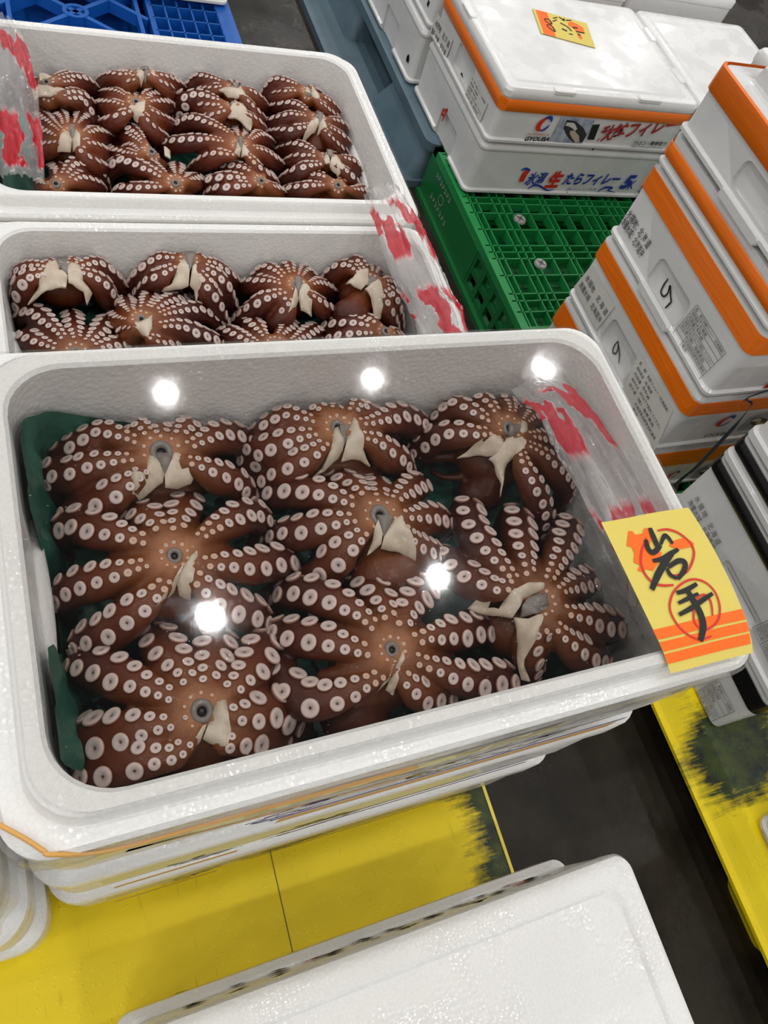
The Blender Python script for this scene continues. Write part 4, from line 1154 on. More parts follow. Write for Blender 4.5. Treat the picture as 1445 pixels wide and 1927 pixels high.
# ------------------------------------------------------------------ the yellow sign
SZ = RIM + .006
sign = empty('paper_sign', (.539, .05, SZ)); tag(sign, 'yellow paper sign with black brush writing and red rings on the octopus box corner', 'sign')
def sg(p):
    w = at_z((1120 + p[0] / 4.5156, 940 + p[1] / 4.5156), SZ)
    return w
def curl(p):
    d = max(0, .012 - p.y); return Vector((p.x, p.y, p.z - 4.0 * d * d + .0012 * math.sin(p.x * 60)))
bm = bmesh.new()
c4 = [sg((55, 190)), sg((795, 65)), sg((1375, 1285)), sg((672, 1462))]
n = 16; rows = []
for j in range(n + 1):
    l_ = c4[0].lerp(c4[3], j / n); r_ = c4[1].lerp(c4[2], j / n)
    bow = Vector((.0080 * math.sin(math.pi * j / n) ** .8, 0, 0))
    rows.append([bm.verts.new(curl(l_.lerp(r_ + bow, i / n))) for i in range(n + 1)])
for j in range(n):
    for i in range(n): bm.faces.new((rows[j][i], rows[j][i + 1], rows[j + 1][i + 1], rows[j + 1][i]))
ret = bmesh.ops.extrude_face_region(bm, geom=bm.faces[:])
for v in [g_ for g_ in ret['geom'] if isinstance(g_, bmesh.types.BMVert)]: v.co.z -= .0004
build('sheet', bm, M['paper'], sign, True, 60)
PXW = (sg((600, 700)) - sg((500, 700))).length / 100
def sign_strips(name, quads, matn, lift):
    bm = bmesh.new()
    for q in quads:
        a, b, c_, d_ = [sg(p) for p in q]; k = 12; prev = None
        for i in range(k + 1):
            pr = (a.lerp(b, i / k), d_.lerp(c_, i / k)); inner = [pr[0].lerp(pr[1], s / 3) for s in range(4)]
            cur = [bm.verts.new(curl(p) + Z * lift) for p in inner]
            if prev:
                for s in range(3): bm.faces.new((prev[s], cur[s], cur[s + 1], prev[s + 1]))
            prev = cur
    build(name, bm, M[matn], sign)
sign_strips('orange_stripe', [((492, 1107), (1250, 928), (1284, 1016), (533, 1190)), ((547, 1212), (1289, 1036), (1316, 1114), (585, 1290)), ((596, 1310), (1320, 1132), (1340, 1216), (630, 1388))], 'orange_ink', .0005)
def sign_strokes(name, strokes, matn, lift):
    bm = bmesh.new()
    for w, pts in strokes:
        P_ = [sg(p) for p in pts]; ws = [w * PXW * (1.15 if matn == 'ink' else 1.1)] * len(P_)
        ws[0] *= .75; ws[-1] *= .75
        ribbon(bm, P_, ws, Z, lift)
    for v in bm.verts: v.co = curl(v.co)
    build(name, bm, M[matn], sign)
bm = bmesh.new()
flat_poly(bm, [curl(sg(p)) for p in ((285, 265), (320, 270), (340, 300), (400, 290), (410, 250), (440, 245), (460, 300), (470, 345), (450, 450), (560, 450), (545, 520), (490, 605), (430, 590), (400, 612), (360, 600), (382, 555), (330, 530), (335, 450), (310, 400), (270, 392))], Z, .0006)
flat_poly(bm, [curl(sg(p)) for p in ((640, 362), (740, 330), (800, 350), (835, 375), (828, 402), (700, 432), (620, 402))], Z, .0006)
build('orange_print', bm, M['orange_ink'], sign)
sign_strokes('red_ring', [(18, ((430, 330), (395, 430), (390, 540), (430, 640), (500, 710), (580, 732), (660, 730))), (17, ((520, 272), (600, 262), (700, 292), (800, 372), (832, 460), (800, 570), (740, 640), (650, 650)))], 'red_ink', .0010)
sign_strokes('red_ring', [(15, ((980, 1165), (880, 1190), (760, 1130), (670, 1020), (632, 910), (660, 790), (740, 712), (830, 685), (930, 712), (1010, 790), (1048, 900), (1040, 1010), (990, 1080), (920, 1110), (850, 1070), (828, 990), (850, 860), (910, 815), (960, 850), (980, 920), (985, 995)))], 'red_ink', .0010)
sign_strokes('brush_character', [(36, ((425, 345), (440, 410), (475, 455), (515, 435), (545, 395))), (38, ((455, 248), (480, 310), (510, 380), (535, 425))), (30, ((545, 390), (575, 318), (605, 330), (645, 385))),
                                 (34, ((485, 525), (560, 510), (630, 468), (692, 432))), (46, ((640, 465), (585, 540), (530, 640), (480, 765))), (30, ((600, 590), (630, 645), (685, 680))), (36, ((610, 582), (690, 532), (748, 540), (742, 610), (690, 682)))], 'ink', .0014)
sign_strokes('brush_character', [(34, ((685, 800), (760, 778), (850, 725))), (28, ((700, 885), (770, 852), (862, 808))), (32, ((708, 982), (800, 932), (900, 862), (985, 805))), (46, ((775, 785), (830, 880), (880, 975), (905, 1080), (890, 1205)))], 'ink', .0014)


# ------------------------------------------------------------------ taped foam boxes
def body_loft(bm, x0, x1, y0, y1, prof, r=.016):
    loft(bm, [rrect(x0 + d, x1 - d, y0 + d, y1 - d, max(.004, r - d * .3), z, 5) for d, z in prof])

def cut(obj, boxes):
    """cut rounded hand-hold recesses into a box body"""
    bm = bmesh.new()
    for (x0, x1, y0, y1, z0, z1, r) in boxes:
        # rounded in the y-z plane, running along x
        loft(bm, [[Vector((xx, p.x, p.y)) for p in rrect(y0 + g_, y1 - g_, z0 + g_ * .5, z1 - g_, r, 0, 5)] for xx, g_ in ((x0, -.004), (x1 - .004, .0), (x1, .010))])
    bmesh.ops.recalc_face_normals(bm, faces=bm.faces)
    me = bpy.data.meshes.new('cutter'); bm.to_mesh(me); bm.free()
    c_ = bpy.data.objects.new('cutter', me); COL.objects.link(c_)
    md = obj.modifiers.new('b', 'BOOLEAN'); md.operation = 'DIFFERENCE'; md.object = c_; md.solver = 'EXACT'
    dg = bpy.context.evaluated_depsgraph_get()
    new = bpy.data.meshes.new_from_object(obj.evaluated_get(dg)); obj.modifiers.clear()
    obj.data = new; bpy.data.objects.remove(c_)
    for p in new.polygons: p.use_smooth = True
    new.set_sharp_from_angle(angle=math.radians(35))

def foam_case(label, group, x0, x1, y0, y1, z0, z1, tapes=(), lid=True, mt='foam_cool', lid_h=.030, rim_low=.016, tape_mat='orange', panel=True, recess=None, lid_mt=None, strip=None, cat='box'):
    root = empty('foam_box', ((x0 + x1) / 2, (y0 + y1) / 2, z0)); tag(root, label, cat, group)
    zb = z1 - (lid_h if lid else 0)
    bm = bmesh.new()
    body_loft(bm, x0, x1, y0, y1, [(.010, z0), (.002, z0 + .004), (-.003, z0 + .008), (-.003, z0 + rim_low - .002), (.002, z0 + rim_low + .002), (.003, z0 + rim_low + .006), (0.0, zb - .004), (0, zb)] if rim_low else
              [(.008, z0), (.003, z0 + .006), (0, zb - .004), (0, zb)])
    b = build('body', bm, M[mt], root, True, 35)
    if recess: cut(b, recess)
    if lid:
        bm = bmesh.new()
        pr = [(0, zb + .0004), (-.002, zb + .004), (-.002, z1 - .010), (.002, z1 - .003), (.006, z1 - .001)]
        if panel: pr += [(.018, z1 - .001), (.022, z1 - .004), (.026, z1 - .004), (.030, z1)]
        else: pr += [(.02, z1)]
        body_loft(bm, x0, x1, y0, y1, pr)
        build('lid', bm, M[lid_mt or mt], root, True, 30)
    for (ta, tb) in tapes:
        bm = bmesh.new()
        loops = [rrect(x0 - .0026 - d, x1 + .0026 + d, y0 - .0026 - d, y1 + .0026 + d, .018, z, 6) for d, z in ((-.001, ta), (0, ta + .0008), (.0004, (ta + tb) / 2), (0, tb - .0008), (-.001, tb))]
        loft(bm, loops, False, False)
        build('tape_band', bm, M[tape_mat], root, True, 50)
    return root

G_OR = 'orange-taped white foam boxes'
# stack on the near side of the green pallet
SX0, SX1, SY0, SY1 = 1.062, 1.62, .450, .845
sD = foam_case('lowest orange-taped foam box of the tall stack, on the green pallet', G_OR, SX0, SX1, SY0, SY1, PZ, .305, [(.235, .290)], lid_h=.018, panel=False)
sC = foam_case('orange-taped foam box with a handwritten 9 and paper labels, second from bottom', G_OR, SX0, SX1, SY0, SY1, .305, .470, [(.418, .456)], lid_h=.018, panel=False,
               recess=[(SX0 - .02, SX0 + .014, .600, .708, .322, .386, .014)])
sB = foam_case('orange-taped foam box with a handwritten 5, third from bottom of the tall stack', G_OR, SX0, SX1, SY0, SY1, .470, .630, [(.584, .625)], lid_h=.004, panel=False,
               recess=[(SX0 - .02, SX0 + .014, .592, .706, .484, .545, .014)])
sL = foam_case('thin orange-banded foam tray between the top box and the box marked 5', G_OR, SX0, SX1, SY0, SY1, .630, .690, [(.652, .677)], lid=False, rim_low=.014)
sA = empty('foam_box', (1.34, .64, .692)); tag(sA, 'open-topped foam box with orange tape under its rim, top of the tall stack', 'box', G_OR)
bm = bmesh.new()
body_loft(bm, SX0, SX1, SY0, SY1, [(.010, .692), (.002, .696), (-.003, .700), (-.003, .706), (.002, .710), (.003, .715), (0, .806), (.004, .810), (.036, .811), (.040, .814), (.042, .835), (.046, .838), (.066, .838), (.070, .834), (.082, .74), (.095, .735)])
b = build('body', bm, M['foam_cool'], sA, True, 35)
cut(b, [(SX0 - .02, SX0 + .014, .572, .690, .712, .760, .014)])
for par, zz, ya, yb_ in ((sA, .690, .572, .690), (sB, .470, .592, .706), (sC, .305, .600, .708)):
    bm = bmesh.new(); loft(bm, [[Vector((SX0 + dx, p.x, p.y)) for p in rrect(ya + g_, yb_ - g_, zz + .003 + g_ * .3, zz + .017 - g_ * .3, .004, 0, 3)] for dx, g_ in ((.006, 0), (-.005, 0), (-.0075, .002))])
    build('grip_tab', bm, M['foam_cool'], par, True, 40)
bm = bmesh.new()
loft(bm, [rrect(SX0 - .0026 - d, SX1 + .0026 + d, SY0 - .0026 - d, SY1 + .0026 + d, .018, z, 6) for d, z in ((-.001, .772), (0, .773), (0, .811), (-.004, .813))], False, False)
build('tape_band', bm, M['orange'], sA, True, 50)

# writing on the left faces (read from back to front)
def left_write(bm, body, px0, px1, x, h, **kw):
    a = at_x(px0, x); b = at_x(px1, x); u = (b - a); wd_ = u.length; u.normalize()
    v = (-X).cross(u) * -1
    v = Vector((0, -u.z, u.y)); v = v if v.z > 0 else -v
    write(bm, body, a, u, v, wd_, h, mat=0, lift=-.0012 if u.cross(v).x > 0 else .0012, **kw)
def c4(p): return (1070 + p[0] / 4.379, 380 + p[1] / 4.379)
FX = SX0 + .0005
bm = bmesh.new()
left_write(bm, '水揚地：北 海 道', c4((475, 118)), c4((645, 395)), FX, .018, bold=.006)
left_write(bm, '漁獲水域：北海道沖', c4((430, 175)), c4((590, 465)), FX, .018, bold=.006)
build('lettering', bm, M['ink'], sB)
def left_strokes(parent, pts, x, w, matn):
    bm = bmesh.new(); ribbon(bm, [at_x(c4(p), x) for p in pts], [w * .7] + [w] * (len(pts) - 2) + [w * .6], -X, .0008)
    build('handwritten_number', bm, M[matn], parent)
left_strokes(sB, ((822, 632), (788, 680), (762, 740), (785, 778), (818, 752), (838, 690), (842, 780), (846, 820), (822, 850), (796, 876)), SX0 + .0125, .0036, 'ink')
left_strokes(sC, ((405, 1150), (375, 1190), (366, 1240), (392, 1246), (410, 1190), (406, 1145), (420, 1250), (414, 1330)), SX0 + .0125, .0034, 'ink_grey')
# table label of the box marked 5
def table_label(parent, x, cor, rows, texts, paper, ink='ink', fr=True):
    """cor: 4 pixel corners (top back, top front, bottom front, bottom back)"""
    P_ = [at_x(p, x) for p in cor]
    q = lambda s, t: (P_[0].lerp(P_[1], s)).lerp(P_[3].lerp(P_[2], s), t)
    if paper:
        bm = bmesh.new(); flat_poly(bm, [q(-.05, -.06), q(1.05, -.06), q(1.05, 1.06), q(-.05, 1.06)], -X, .0008); build('label', bm, M['label_paper'], parent)
    bm = bmesh.new(); lf = .0014
    if fr:
        for t in [0] + [i / rows for i in range(1, rows)] + [1]: ribbon(bm, [q(0, t), q(1, t)], [.0007] * 2, -X, lf)
        for s in (0, .27, 1): ribbon(bm, [q(s, 0), q(s, 1)], [.0007] * 2, -X, lf)
    for i, (a, b) in enumerate(texts):
        for s0, s1, tx in ((.03, .24, a), (.30, .30 + min(.66, .075 * len(b)), b)):
            if not tx: continue
            o_ = q(s0, (i + .80) / rows); e_ = q(s1, (i + .80) / rows); u = (e_ - o_); w_ = u.length; u.normalize()
            v = Vector((0, -u.z, u.y)); v = v if v.z > 0 else -v
            hh = (q(0, 0) - q(0, 1)).length / rows * .62
            write(bm, tx, o_, u, v, w_, hh, lift=-lf if u.cross(v).x > 0 else lf)
    build('printed_table' if not paper else 'label_print', bm, M[ink], parent)
rowsT = [('名　称', '秋鮭フィレー（北海道産）'), ('原料原産', '北海道'), ('内容量', '5kg'), ('保存方法', '10℃以下で保存してください'), ('加工者', '（株）海産食品'), ('', '北海道常呂郡常呂町番地'), ('', '電話')]
table_label(sB, FX, (c4((1062, 848)), c4((1300, 1245)), c4((1080, 1460)), c4((862, 1080))), 7, rowsT, False)
bm = bmesh.new()
pp = [at_x(c4(p), FX) for p in ((195, 515), (385, 860), (230, 1060), (45, 700))]
flat_poly(bm, pp, -X, .0008); build('label', bm, M['label_paper'], sC)
bm = bmesh.new()
left_write(bm, '水揚地　北 海 道', c4((135, 635)), c4((300, 945)), FX - .001, .015)
left_write(bm, '漁獲水域　北海道沖', c4((85, 690)), c4((250, 1000)), FX - .001, .015)
build('label_print', bm, M['ink_grey'], sC)
table_label(sC, FX, ((1205, 672), (1262, 772), (1228, 845), (1172, 742)), 7, rowsT, True, 'ink_grey', False)

# front-face logo and fish picture shared by the filet boxes
def swirl_logo(parent, c, u, v, n, s):
    for matn, a0, a1, w0, rr in (('red_ink', 100, 290, .50, .62), ('blue_ink', 20, 130, .34, .70), ('blue_ink', 280, 360, .22, .72)):
        bm = bmesh.new(); k = 12
        pts = []; ws = []
        for i in range(k + 1):
            a = math.radians(a0 + (a1 - a0) * i / k); pts.append(c + (u * math.cos(a) * .8 + v * math.sin(a) + u * math.sin(a) * .25) * s * rr); ws.append(s * w0 * math.sin(math.pi * (i + .6) / (k + 1.2)) + .0005)
        ribbon(bm, pts, ws, n, .0012); build('logo', bm, M[matn], parent)
M['photo_blue'] = mat('printed_photo', (0.30, 0.34, 0.42), 0.5, 0.3)
co = coords(M['photo_blue'])
L(M['photo_blue'], ramp(M['photo_blue'], noise_tex(M['photo_blue'], co, 45, 5), [(0.35, (0.20, 0.24, 0.34)), (0.65, (0.46, 0.49, 0.55))]), bsdf(M['photo_blue']).inputs['Base Color'])
M['fish_dark'] = mat('printed_fish', (0.035, 0.03, 0.035), 0.5, 0.3)
M['fish_belly'] = mat('printed_fish_belly', (0.50, 0.42, 0.30), 0.5, 0.3)
def fish_picture(parent, P4, n):
    q = lambda s, t: (P4[0].lerp(P4[1], s)).lerp(P4[3].lerp(P4[2], s), t)
    bm = bmesh.new(); flat_poly(bm, [q(0, 0), q(1, 0), q(1, 1), q(0, 1)], n, .0008); build('picture', bm, M['photo_blue'], parent)
    bm = bmesh.new(); flat_poly(bm, [q(*p) for p in ((.18, .08), (.45, .10), (.80, .36), (1.0, .62), (1.0, .95), (.72, .98), (.50, .80), (.34, .62), (.20, .42))], n, .0011); build('fish_print', bm, M['fish_dark'], parent)
    bm = bmesh.new(); flat_poly(bm, [q(*p) for p in ((.44, .50), (.56, .48), (.78, .68), (.90, .93), (.78, .97), (.60, .78), (.47, .62))], n, .0014); build('fish_print', bm, M['fish_belly'], parent)
    bm = bmesh.new(); ribbon(bm, [q(.22, .25), (q(.42, .28)), q(.60, .45)], [.008, .012, .006], n, .0013); build('fish_print', bm, M['label_paper'], parent)

def front_marks(parent, y, logo_px, s, pic, word=None):
    c_ = at_y(logo_px, y); swirl_logo(parent, c_, X, Z, -Y, s)
    fish_picture(parent, [at_y(p, y) for p in pic], -Y)
fyS = SY0 - .0003
front_marks(sC, fyS, (1365, 792), .022, ((1412, 786), (1450, 776), (1450, 800), (1385, 812)))
front_marks(sB, fyS, (1455, 722), .022, ((1500, 705), (1560, 700), (1550, 725), (1490, 735)))
bm = bmesh.new(); o_ = at_y((1322, 822), fyS); e_ = at_y((1372, 812), fyS)
write(bm, 'GYOUBA', o_, X, Z, (e_ - o_).length, .010, shear=.3, bold=.02, lift=.0012); build('lettering', bm, M['ink'], sC)
front_marks(sD, fyS, (1266, 893), .018, ((1310, 885), (1350, 870), (1345, 888), (1300, 905)))

# salmon filet boxes on the far side of the green pallet
GX0, GX1, GY0, GY1 = 1.068, 1.628, 1.338, 1.742
gL = foam_case('lower foam box with blue and red brush lettering on the green pallet', 'white foam filet boxes', GX0, GX1, GY0, GY1, PZ, .285, lid_h=.02, panel=False,
               recess=[(GX0 - .02, GX0 + .012, 1.46, 1.57, .130, .215, .012)])
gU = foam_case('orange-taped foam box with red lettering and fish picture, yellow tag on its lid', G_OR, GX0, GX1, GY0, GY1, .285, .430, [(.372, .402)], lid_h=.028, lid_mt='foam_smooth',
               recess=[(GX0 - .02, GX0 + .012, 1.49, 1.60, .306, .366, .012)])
bm = bmesh.new()
for (x, y, sx_, sy_) in ((1.22, GY0 + .006, .03, .010), (1.47, GY0 + .006, .035, .010), (GX1 - .008, 1.45, .010, .03), (GX1 - .008, 1.62, .010, .03), (GX0 + .008, 1.62, .010, .03)):
    loft(bm, [rrect(x - sx_, x + sx_, y - sy_, y + sy_, .006, .424, 3), rrect(x - sx_, x + sx_, y - sy_, y + sy_, .006, .4308, 3), rrect(x - sx_ + .003, x + sx_ - .003, y - sy_ + .003, y + sy_ - .003, .004, .4325, 3)])
build('lid_tab', bm, M['foam_smooth'], gU)
fyG = GY0 - .0004
def g2(p): return (980 + p[0] / 4.661, 200 + p[1] / 4.661)
def front_write(parent, body, p0, p1, h, matn, y=fyG, shear=0, bold=0):
    bm = bmesh.new(); a = at_y(g2(p0), y); b = at_y(g2(p1), y); u = b - a; w_ = u.length; u.normalize(); v = Vector((-u.z, 0, u.x))
    write(bm, body, a, u, v, w_, h, shear=shear, bold=bold, lift=.0014); build('lettering', bm, M[matn], parent)
swirl_logo(gU, at_y(g2((205, 155)), fyG), X, Z, -Y, .026)
front_write(gU, 'GYOUBA', (25, 300), (238, 305), .012, 'ink', shear=.3, bold=.04)
front_write(gU, '(有)共同漁業水産', (48, 252), (240, 258), .006, 'red_ink')
fish_picture(gU, [at_y(g2(p), fyG) for p in ((360, 92), (650, 122), (532, 325), (250, 305))], -Y)
bm = bmesh.new(); flat_poly(bm, [at_y(g2(p), fyG) for p in ((630, 160), (695, 155), (640, 292), (580, 290))], -Y, .001); build('black_panel', bm, M['ink'], gU)
front_write(gU, '秋鮭フィレー', (655, 315), (1340, 225), .046, 'dark_red_ink', shear=.3, bold=.035)
front_write(gU, 'ウロコ・腹骨取り', (975, 335), (1262, 345), .012, 'ink', shear=.2, bold=.02)
front_write(gU, 'http://www.gyouba.co.jp', (958, 358), (1235, 375), .007, 'ink_grey', shear=.2)
front_write(gL, '生', (195, 715), (325, 712), .052, 'red_ink', shear=.2, bold=.05)
front_write(gL, 'たらフィレー', (350, 690), (840, 690), .038, 'blue_ink', shear=.25, bold=.04)
front_write(gL, '5', (850, 725), (955, 722), .045, 'blue_ink', shear=.3, bold=.05)
front_write(gL, 'K', (925, 730), (985, 720), .028, 'blue_ink', shear=.3, bold=.02)
front_write(gL, '(株)マルスイ水産', (390, 738), (655, 740), .009, 'blue_ink', shear=.1)
front_write(gL, '氷温', (20, 690), (190, 690), .040, 'blue_ink', shear=.3, bold=.03)
for wv in (((60, 720), (120, 690), (170, 700), (230, 735), (290, 725)), ((670, 745), (740, 710), (800, 715), (760, 735), (825, 752)), ((0, 560), (40, 545), (80, 560))):
    bm = bmesh.new(); ribbon(bm, [at_y(g2(p), fyG) for p in wv], [.003, .007, .006, .004, .002][:len(wv)], -Y, .0012); build('wave_print', bm, M['blue_ink'], gL)
bm = bmesh.new(); ribbon(bm, [at_y(g2(p), fyG) for p in ((0, 660), (30, 600), (65, 555))], [.014, .016, .014], -Y, .0010); build('red_seal', bm, M['red_ink'], gL)
for pr, p in ((gU, (633, 370)), (gL, (398, 762))):
    bm = bmesh.new(); ribbon(bm, [at_y(g2((p[0] - 6, p[1] + 14)), fyG), at_y(g2((p[0] + 8, p[1] - 14)), fyG)], [.004, .004], -Y, .0012); build('printed_mark', bm, M['ink'], pr)
# left-face marks of these boxes
def m5(p): return (640 + p[0] / 5.354, p[1] / 5.354)
def lstroke(parent, pts, x, w, matn, name='handwritten_number'):
    bm = bmesh.new(); ribbon(bm, [at_x(m5(p), x) for p in pts], [w] * len(pts), -X, .0008); build(name, bm, M[matn], parent)
lstroke(gU, ((1190, 705), (1165, 760), (1175, 810), (1205, 790), (1225, 740), (1232, 830), (1200, 870), (1190, 930)), GX0 + .011, .005, 'ink')
lstroke(gL, ((1030, 1220), (1060, 1150), (1080, 1105), (1045, 1120), (1025, 1150), (1050, 1165)), GX0 + .0005, .006, 'red_ink')
bm = bmesh.new(); flat_poly(bm, [at_x(m5(p), GX0 + .0005) for p in ((985, 130), (1140, 400), (1060, 620), (900, 330))], -X, .0008); build('label', bm, M['label_paper'], gU)
bm = bmesh.new()
left_write(bm, '水揚地　北 海 道', m5((955, 250)), m5((1090, 490)), GX0 - .0005, .016, bold=.01); left_write(bm, '漁獲水域　北海道', m5((915, 330)), m5((1050, 575)), GX0 - .0005, .016, bold=.01)
build('label_print', bm, M['ink_grey'], gU)
table_label(gU, GX0 + .0005, (m5((1335, 760)), m5((1480, 1040)), m5((1390, 1250)), m5((1255, 990))), 6, rowsT[:6], True, 'ink_grey', False)

# yellow tag on the lid
tg = empty('price_tag', (1.35, 1.60, .431)); tag(tg, 'small yellow and orange paper tag lying on the white foam lid', 'price tag')
TZ = .4318
def t6(p): return (990 + p[0] / 10.32, 10 + p[1] / 10.32)
bm = bmesh.new(); ps = [at_z(t6(p), TZ) for p in ((120, 65), (1170, 350), (1345, 830), (290, 545))]
fv = [bm.verts.new(p) for p in ps]; f_ = bm.faces.new(fv)
r_ = bmesh.ops.extrude_face_region(bm, geom=[f_])
for v in [g_ for g_ in r_['geom'] if isinstance(g_, bmesh.types.BMVert)]: v.co.z += .0006
build('sheet', bm, M['paper'], tg)
bm = bmesh.new(); flat_poly(bm, [at_z(t6(p), TZ) for p in ((182, 92), (400, 145), (575, 618), (345, 560))], Z, .0010)
flat_poly(bm, [at_z(t6(p), TZ) for p in ((810, 340), (880, 320), (1000, 380), (1105, 440), (1130, 545), (990, 520), (890, 440), (820, 400))], Z, .0010)
flat_poly(bm, [at_z(t6(p), TZ) for p in ((980, 545), (1040, 560), (1090, 640), (1075, 670), (1020, 640))], Z, .0010)
build('orange_print', bm, M['orange_ink'], tg)
bm = bmesh.new()
for w, pts in ((.005, ((350, 270), (430, 280), (490, 350), (470, 370), (390, 330), (350, 280))), (.005, ((390, 390), (480, 400), (560, 510), (500, 490), (400, 410))), (.004, ((520, 260), (600, 240))), (.004, ((510, 320), (590, 290))),
               (.005, ((630, 235), (750, 310))), (.004, ((700, 300), (740, 270))), (.005, ((660, 350), (800, 430), (880, 510))), (.007, ((690, 460), (790, 510))), (.005, ((770, 300), (870, 300))), (.005, ((830, 560), (900, 575))), (.008, ((900, 440), (990, 450))), (.006, ((960, 515), (1130, 548))), (.006, ((1000, 560), (1050, 600)))):
    ribbon(bm, [at_z(t6(p), TZ) for p in pts], [w * .8] * len(pts), Z, .0014)
build('handwriting', bm, M['ink'], tg)

# more lidded boxes around them
foam_case('plain lidded foam box on the green pallet beyond the yellow-tagged one', 'plain lidded foam boxes', 1.642, 2.03, 1.31, 1.742, PZ, .29, lid_h=.02, panel=False)
foam_case('plain foam lid to the right of the yellow-tagged box', 'plain lidded foam boxes', 1.642, 2.03, 1.31, 1.742, .29, .428, lid_h=.03, lid_mt='foam_smooth')
b8 = foam_case('lower foam box on the blue-grey pallet, small black mark on its side', 'plain lidded foam boxes', 1.055, 1.615, 1.762, 2.17, PZ, .29, lid_h=.02, panel=False,
               recess=[(1.035, 1.067, 1.90, 2.01, .130, .215, .012)])
foam_case('upper foam box on the blue-grey pallet, stacked behind the yellow-tagged box', 'plain lidded foam boxes', 1.066, 1.62, 1.765, 2.17, .29, .455, lid_h=.03, lid_mt='foam_smooth')
lstroke(b8, ((670, 620), (680, 575), (692, 565), (682, 590), (690, 600), (678, 625)), 1.0555, .008, 'ink', 'printed_mark')
lstroke(gU, ((880, 60), (900, 10)), GX0 + .0005, .012, 'ink', 'printed_mark')
foam_case('raised foam lid on the far boxes at the top edge of the photo', 'plain lidded foam boxes', 1.632, 2.00, 1.775, 2.17, .29, .475, lid_h=.03, lid_mt='foam_smooth')
foam_case('bottom foam box at the far end of the blue-grey pallet', 'plain lidded foam boxes', 1.632, 2.00, 1.775, 2.17, PZ, .29, lid_h=.02, panel=False)
zz = PZ
for k, lb in enumerate(('bottom foam box hidden behind the tall orange-taped stack', 'middle foam box hidden behind the tall orange-taped stack', 'white foam box whose corner pokes up behind the tall orange-taped stack')):
    hh = .189; foam_case(lb, 'foam boxes behind the tall stack', 1.42, 1.97, .86, 1.11, zz, zz + hh, lid_h=.03, panel=False, lid_mt='foam_smooth'); zz += hh
foam_case('left white foam box on the bright blue pallet', 'foam boxes on the blue pallet', .02, .448, 2.018, 2.40, PZ, .32, lid_h=.03, panel=False, mt='foam')
foam_case('right white foam box on the bright blue pallet', 'foam boxes on the blue pallet', .463, .612, 2.024, 2.42, PZ, .32, lid_h=.03, panel=False, mt='foam')

# black-banded boxes
G_BK = 'black-banded white foam boxes'
KX0, KX1, KY0, KY1 = 1.055, 1.62, -.046, .348
k1 = foam_case('lowest black-banded foam box on the yellow pallet, with a printed table', G_BK, KX0, KX1, KY0, KY1, PZ, .293, [(.248, .288)], lid=False, rim_low=0, tape_mat='black_tape')
k2 = foam_case('black-banded foam box with fishing ground lettering and a hand-hold groove, second up', G_BK, KX0, KX1, KY0, KY1, .293, .452, [(.424, .450)], lid=False, tape_mat='black_tape', rim_low=.02,
               recess=[(KX0 - .02, KX0 + .010, .075, .195, .330, .360, .008)])
k3 = foam_case('shallow foam tray with a black band, above the box with lettering', G_BK, KX0, KX1, KY0, KY1, .452, .512, [(.484, .508)], lid=False, tape_mat='black_tape', rim_low=.02)
k4 = foam_case('topmost foam box of the black-banded stack, cut by the frame edge', G_BK, KX0, KX1, KY0, KY1, .512, .640, lid=True, lid_h=.03, rim_low=.022)
def k3c(p): return (1240 + p[0] / 3.707, 880 + p[1] / 3.707)
bm = bmesh.new()
left_write(bm, '水 揚 地　北 海 道', k3c((245, 215)), k3c((405, 545)), KX0 - .0012, .014)
left_write(bm, '漁獲水域　北海道沖', k3c((200, 240)), k3c((370, 575)), KX0 - .0012, .013)
build('lettering', bm, M['ink_grey'], k2)
table_label(k2, KX0 - .001, (k3c((760, 1065)), k3c((960, 1480)), k3c((860, 1560)), k3c((655, 1115))), 6, rowsT[:6], False, 'ink_grey')
def k6c(p): return (1240 + p[0] / 3.707, 1280 + p[1] / 3.707)
table_label(k1, KX0 - .001, (k6c((415, -10)), k6c((532, 215)), k6c((358, 292)), k6c((258, 85))), 5, rowsT[:5], False, 'ink_grey')

# blue strap hanging between the stacks
bm = bmesh.new()
pts = catmull([Vector((1.46, .452, .545)), at_y((1424, 742), .44), at_y((1415, 762), .42), at_y((1385, 800), .40), at_y((1350, 838), .395), at_y((1310, 880), .39), at_y((1275, 910), .39), Vector((1.17, .39, .20))], 6)
for k, (a, b) in enumerate(zip(pts, pts[1:])): pass
prev = None
for i, p in enumerate(pts):
    t = frames(pts)[i]; s = t.cross(Vector((0, 1, .2))).normalized() * .0055; cur = []
    for q in (p + s, p - s): cur.append((bm.verts.new(q), bm.verts.new(q + Vector((0, .0012, 0)))))
    if prev:
        (a, a2), (b, b2) = prev; (c_, c2), (d_, d2) = cur
        for f_ in ((a, c_, d_, b), (a2, b2, d2, c2), (a, a2, c2, c_), (b, d_, d2, b2)): bm.faces.new(f_)
    prev = cur
tag(build('packing_strap', bm, M['strap'], None, True), 'dark blue packing strap hanging in front of the tall orange-taped stack', 'strap')

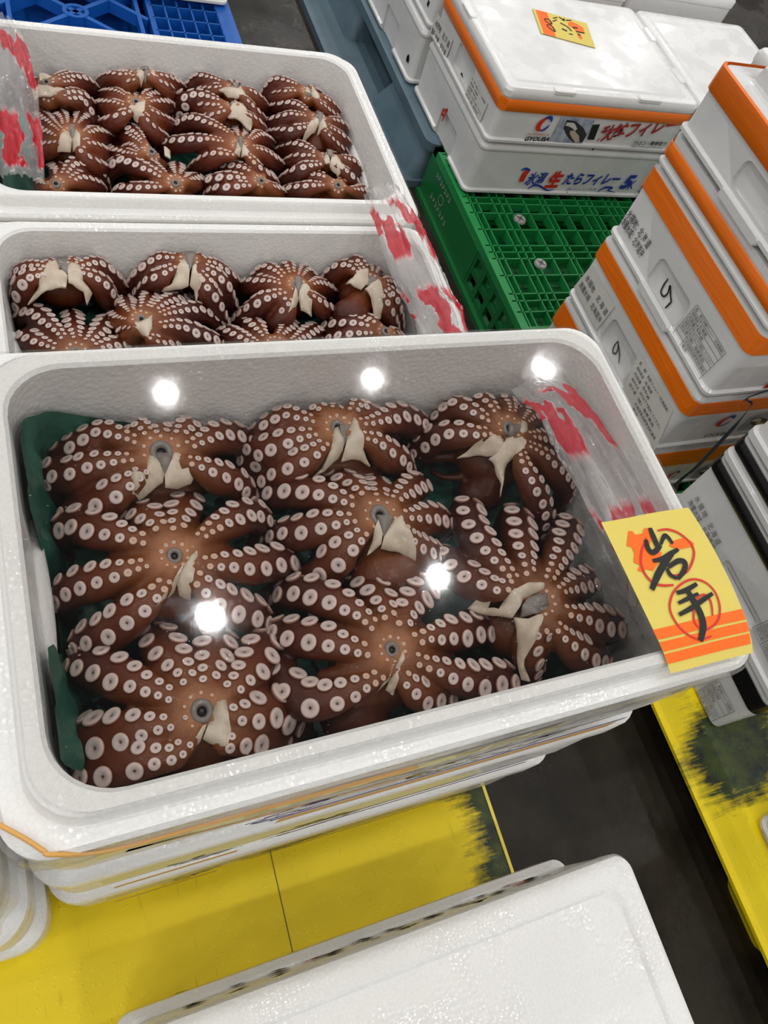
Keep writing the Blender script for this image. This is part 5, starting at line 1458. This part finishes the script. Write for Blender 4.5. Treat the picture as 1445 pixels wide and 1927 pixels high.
# foam box wrapped in film at the right edge
r = foam_case('film-wrapped white foam box on the yellow pallet at the lower right frame edge', 'foam boxes on the side pallet', 1.058, 1.6, -.66, -.205, PZ, .30, lid_h=.03, mt='foam', panel=False)
bm = bmesh.new()
loops = []
for zz, am in ((.30, .001), (.25, .003), (.20, .005), (.165, .007), (.150, .012)):
    l = []
    src_ = rrect(1.058 - .004, 1.604, -.664, -.201, .024, zz, 5)
    for a, b in zip(src_, src_[1:] + src_[:1]):
        m_ = 14 if (b - a).length > .05 else 2
        for q in range(m_):
            p = a.lerp(b, q / m_); n_ = Vector((p.x - 1.33, p.y + .43, 0)).normalized()
            l.append(p + n_ * am * (noise.noise(Vector((p.x * 50, p.y * 50, zz * 30))) + .7))
    loops.append(l)
loft(bm, loops, False, False)
build('film_wrap', bm, M['film_crumpled'], r, True)


# ------------------------------------------------------------------ closed foam box nearest the camera
EX0, EX1, EY0, EY1 = .025, .612, -.56, -.158
def near_box(label, z0, z1, dx, lid, dy=0.0):
    root = empty('foam_box', ((EX0 + EX1) / 2, (EY0 + EY1) / 2, z0)); tag(root, label, 'box', 'lidded foam boxes nearest the camera')
    bm = bmesh.new(); zb = z1 - .04
    R_ = lambda d, z, r=.02: rrect(EX0 + d - dx, EX1 - d - dx, EY0 + d, EY1 + dy - d, r, z, 6)
    loft(bm, [R_(.008, z0), R_(.0015, z0 + .005), R_(.0012, zb - .004), R_(.0012, zb)])
    b = build('body', bm, M['foam'], root, True, 35)
    bm = bmesh.new()
    if lid: loft(bm, [R_(.003, zb + .0004), R_(0, zb + .004), R_(0, z1 - .012), R_(.003, z1 - .004), R_(.009, z1 - .0005), R_(.030, z1, .022), R_(.0325, z1 - .001, .022), R_(.0365, z1 - .0045, .022), R_(.041, z1 - .005, .022)])
    else: loft(bm, [R_(.003, zb + .0004), R_(-.004, zb + .004), R_(-.004, z1 - .006), R_(.004, z1 - .0006)])
    build('lid', bm, M['foam'], root, True, 30)
    return root
eL = near_box('lower lidded foam box with black lettering under the nearest foam lid', PZ, .282, .012, False, .006)
eU = near_box('large white lidded foam box nearest the camera, pinkish stain on its lid', .282, .425, 0, True)
M['stain'] = mat('pink_stain', (0.74, 0.55, 0.49), 0.35, 0.5)
def back_strokes(parent, y, z0, z1, specs, matn):
    bm = bmesh.new(); rng = random.Random(11)
    for x, w in specs:
        for k in range(4):
            a = Vector((x - w * rng.uniform(0, .5), y, z0 + (z1 - z0) * rng.random())); b = a + Vector((-w * rng.uniform(.1, .5), 0, (z1 - z0) * rng.uniform(-.5, .5)))
            ribbon(bm, [a, b], [.013, .010], Y, .0008)
    build('lettering', bm, M[matn], parent)
yb = EY1 - .0008
back_strokes(eU, yb, .30, .375, [(x, .030) for x in (.10, .15, .20, .26, .30, .345, .385, .43, .47, .53)], 'ink')
back_strokes(eL, yb + .006, .165, .225, [(x, .03) for x in (.06, .10, .135, .18, .24, .30, .335, .38, .45, .50)], 'ink')
back_strokes(eU, yb, .30, .345, [(.245, .04), (.52, .04)], 'red_ink')
back_strokes(eL, yb + .006, .17, .21, [(.29, .04)], 'red_ink')
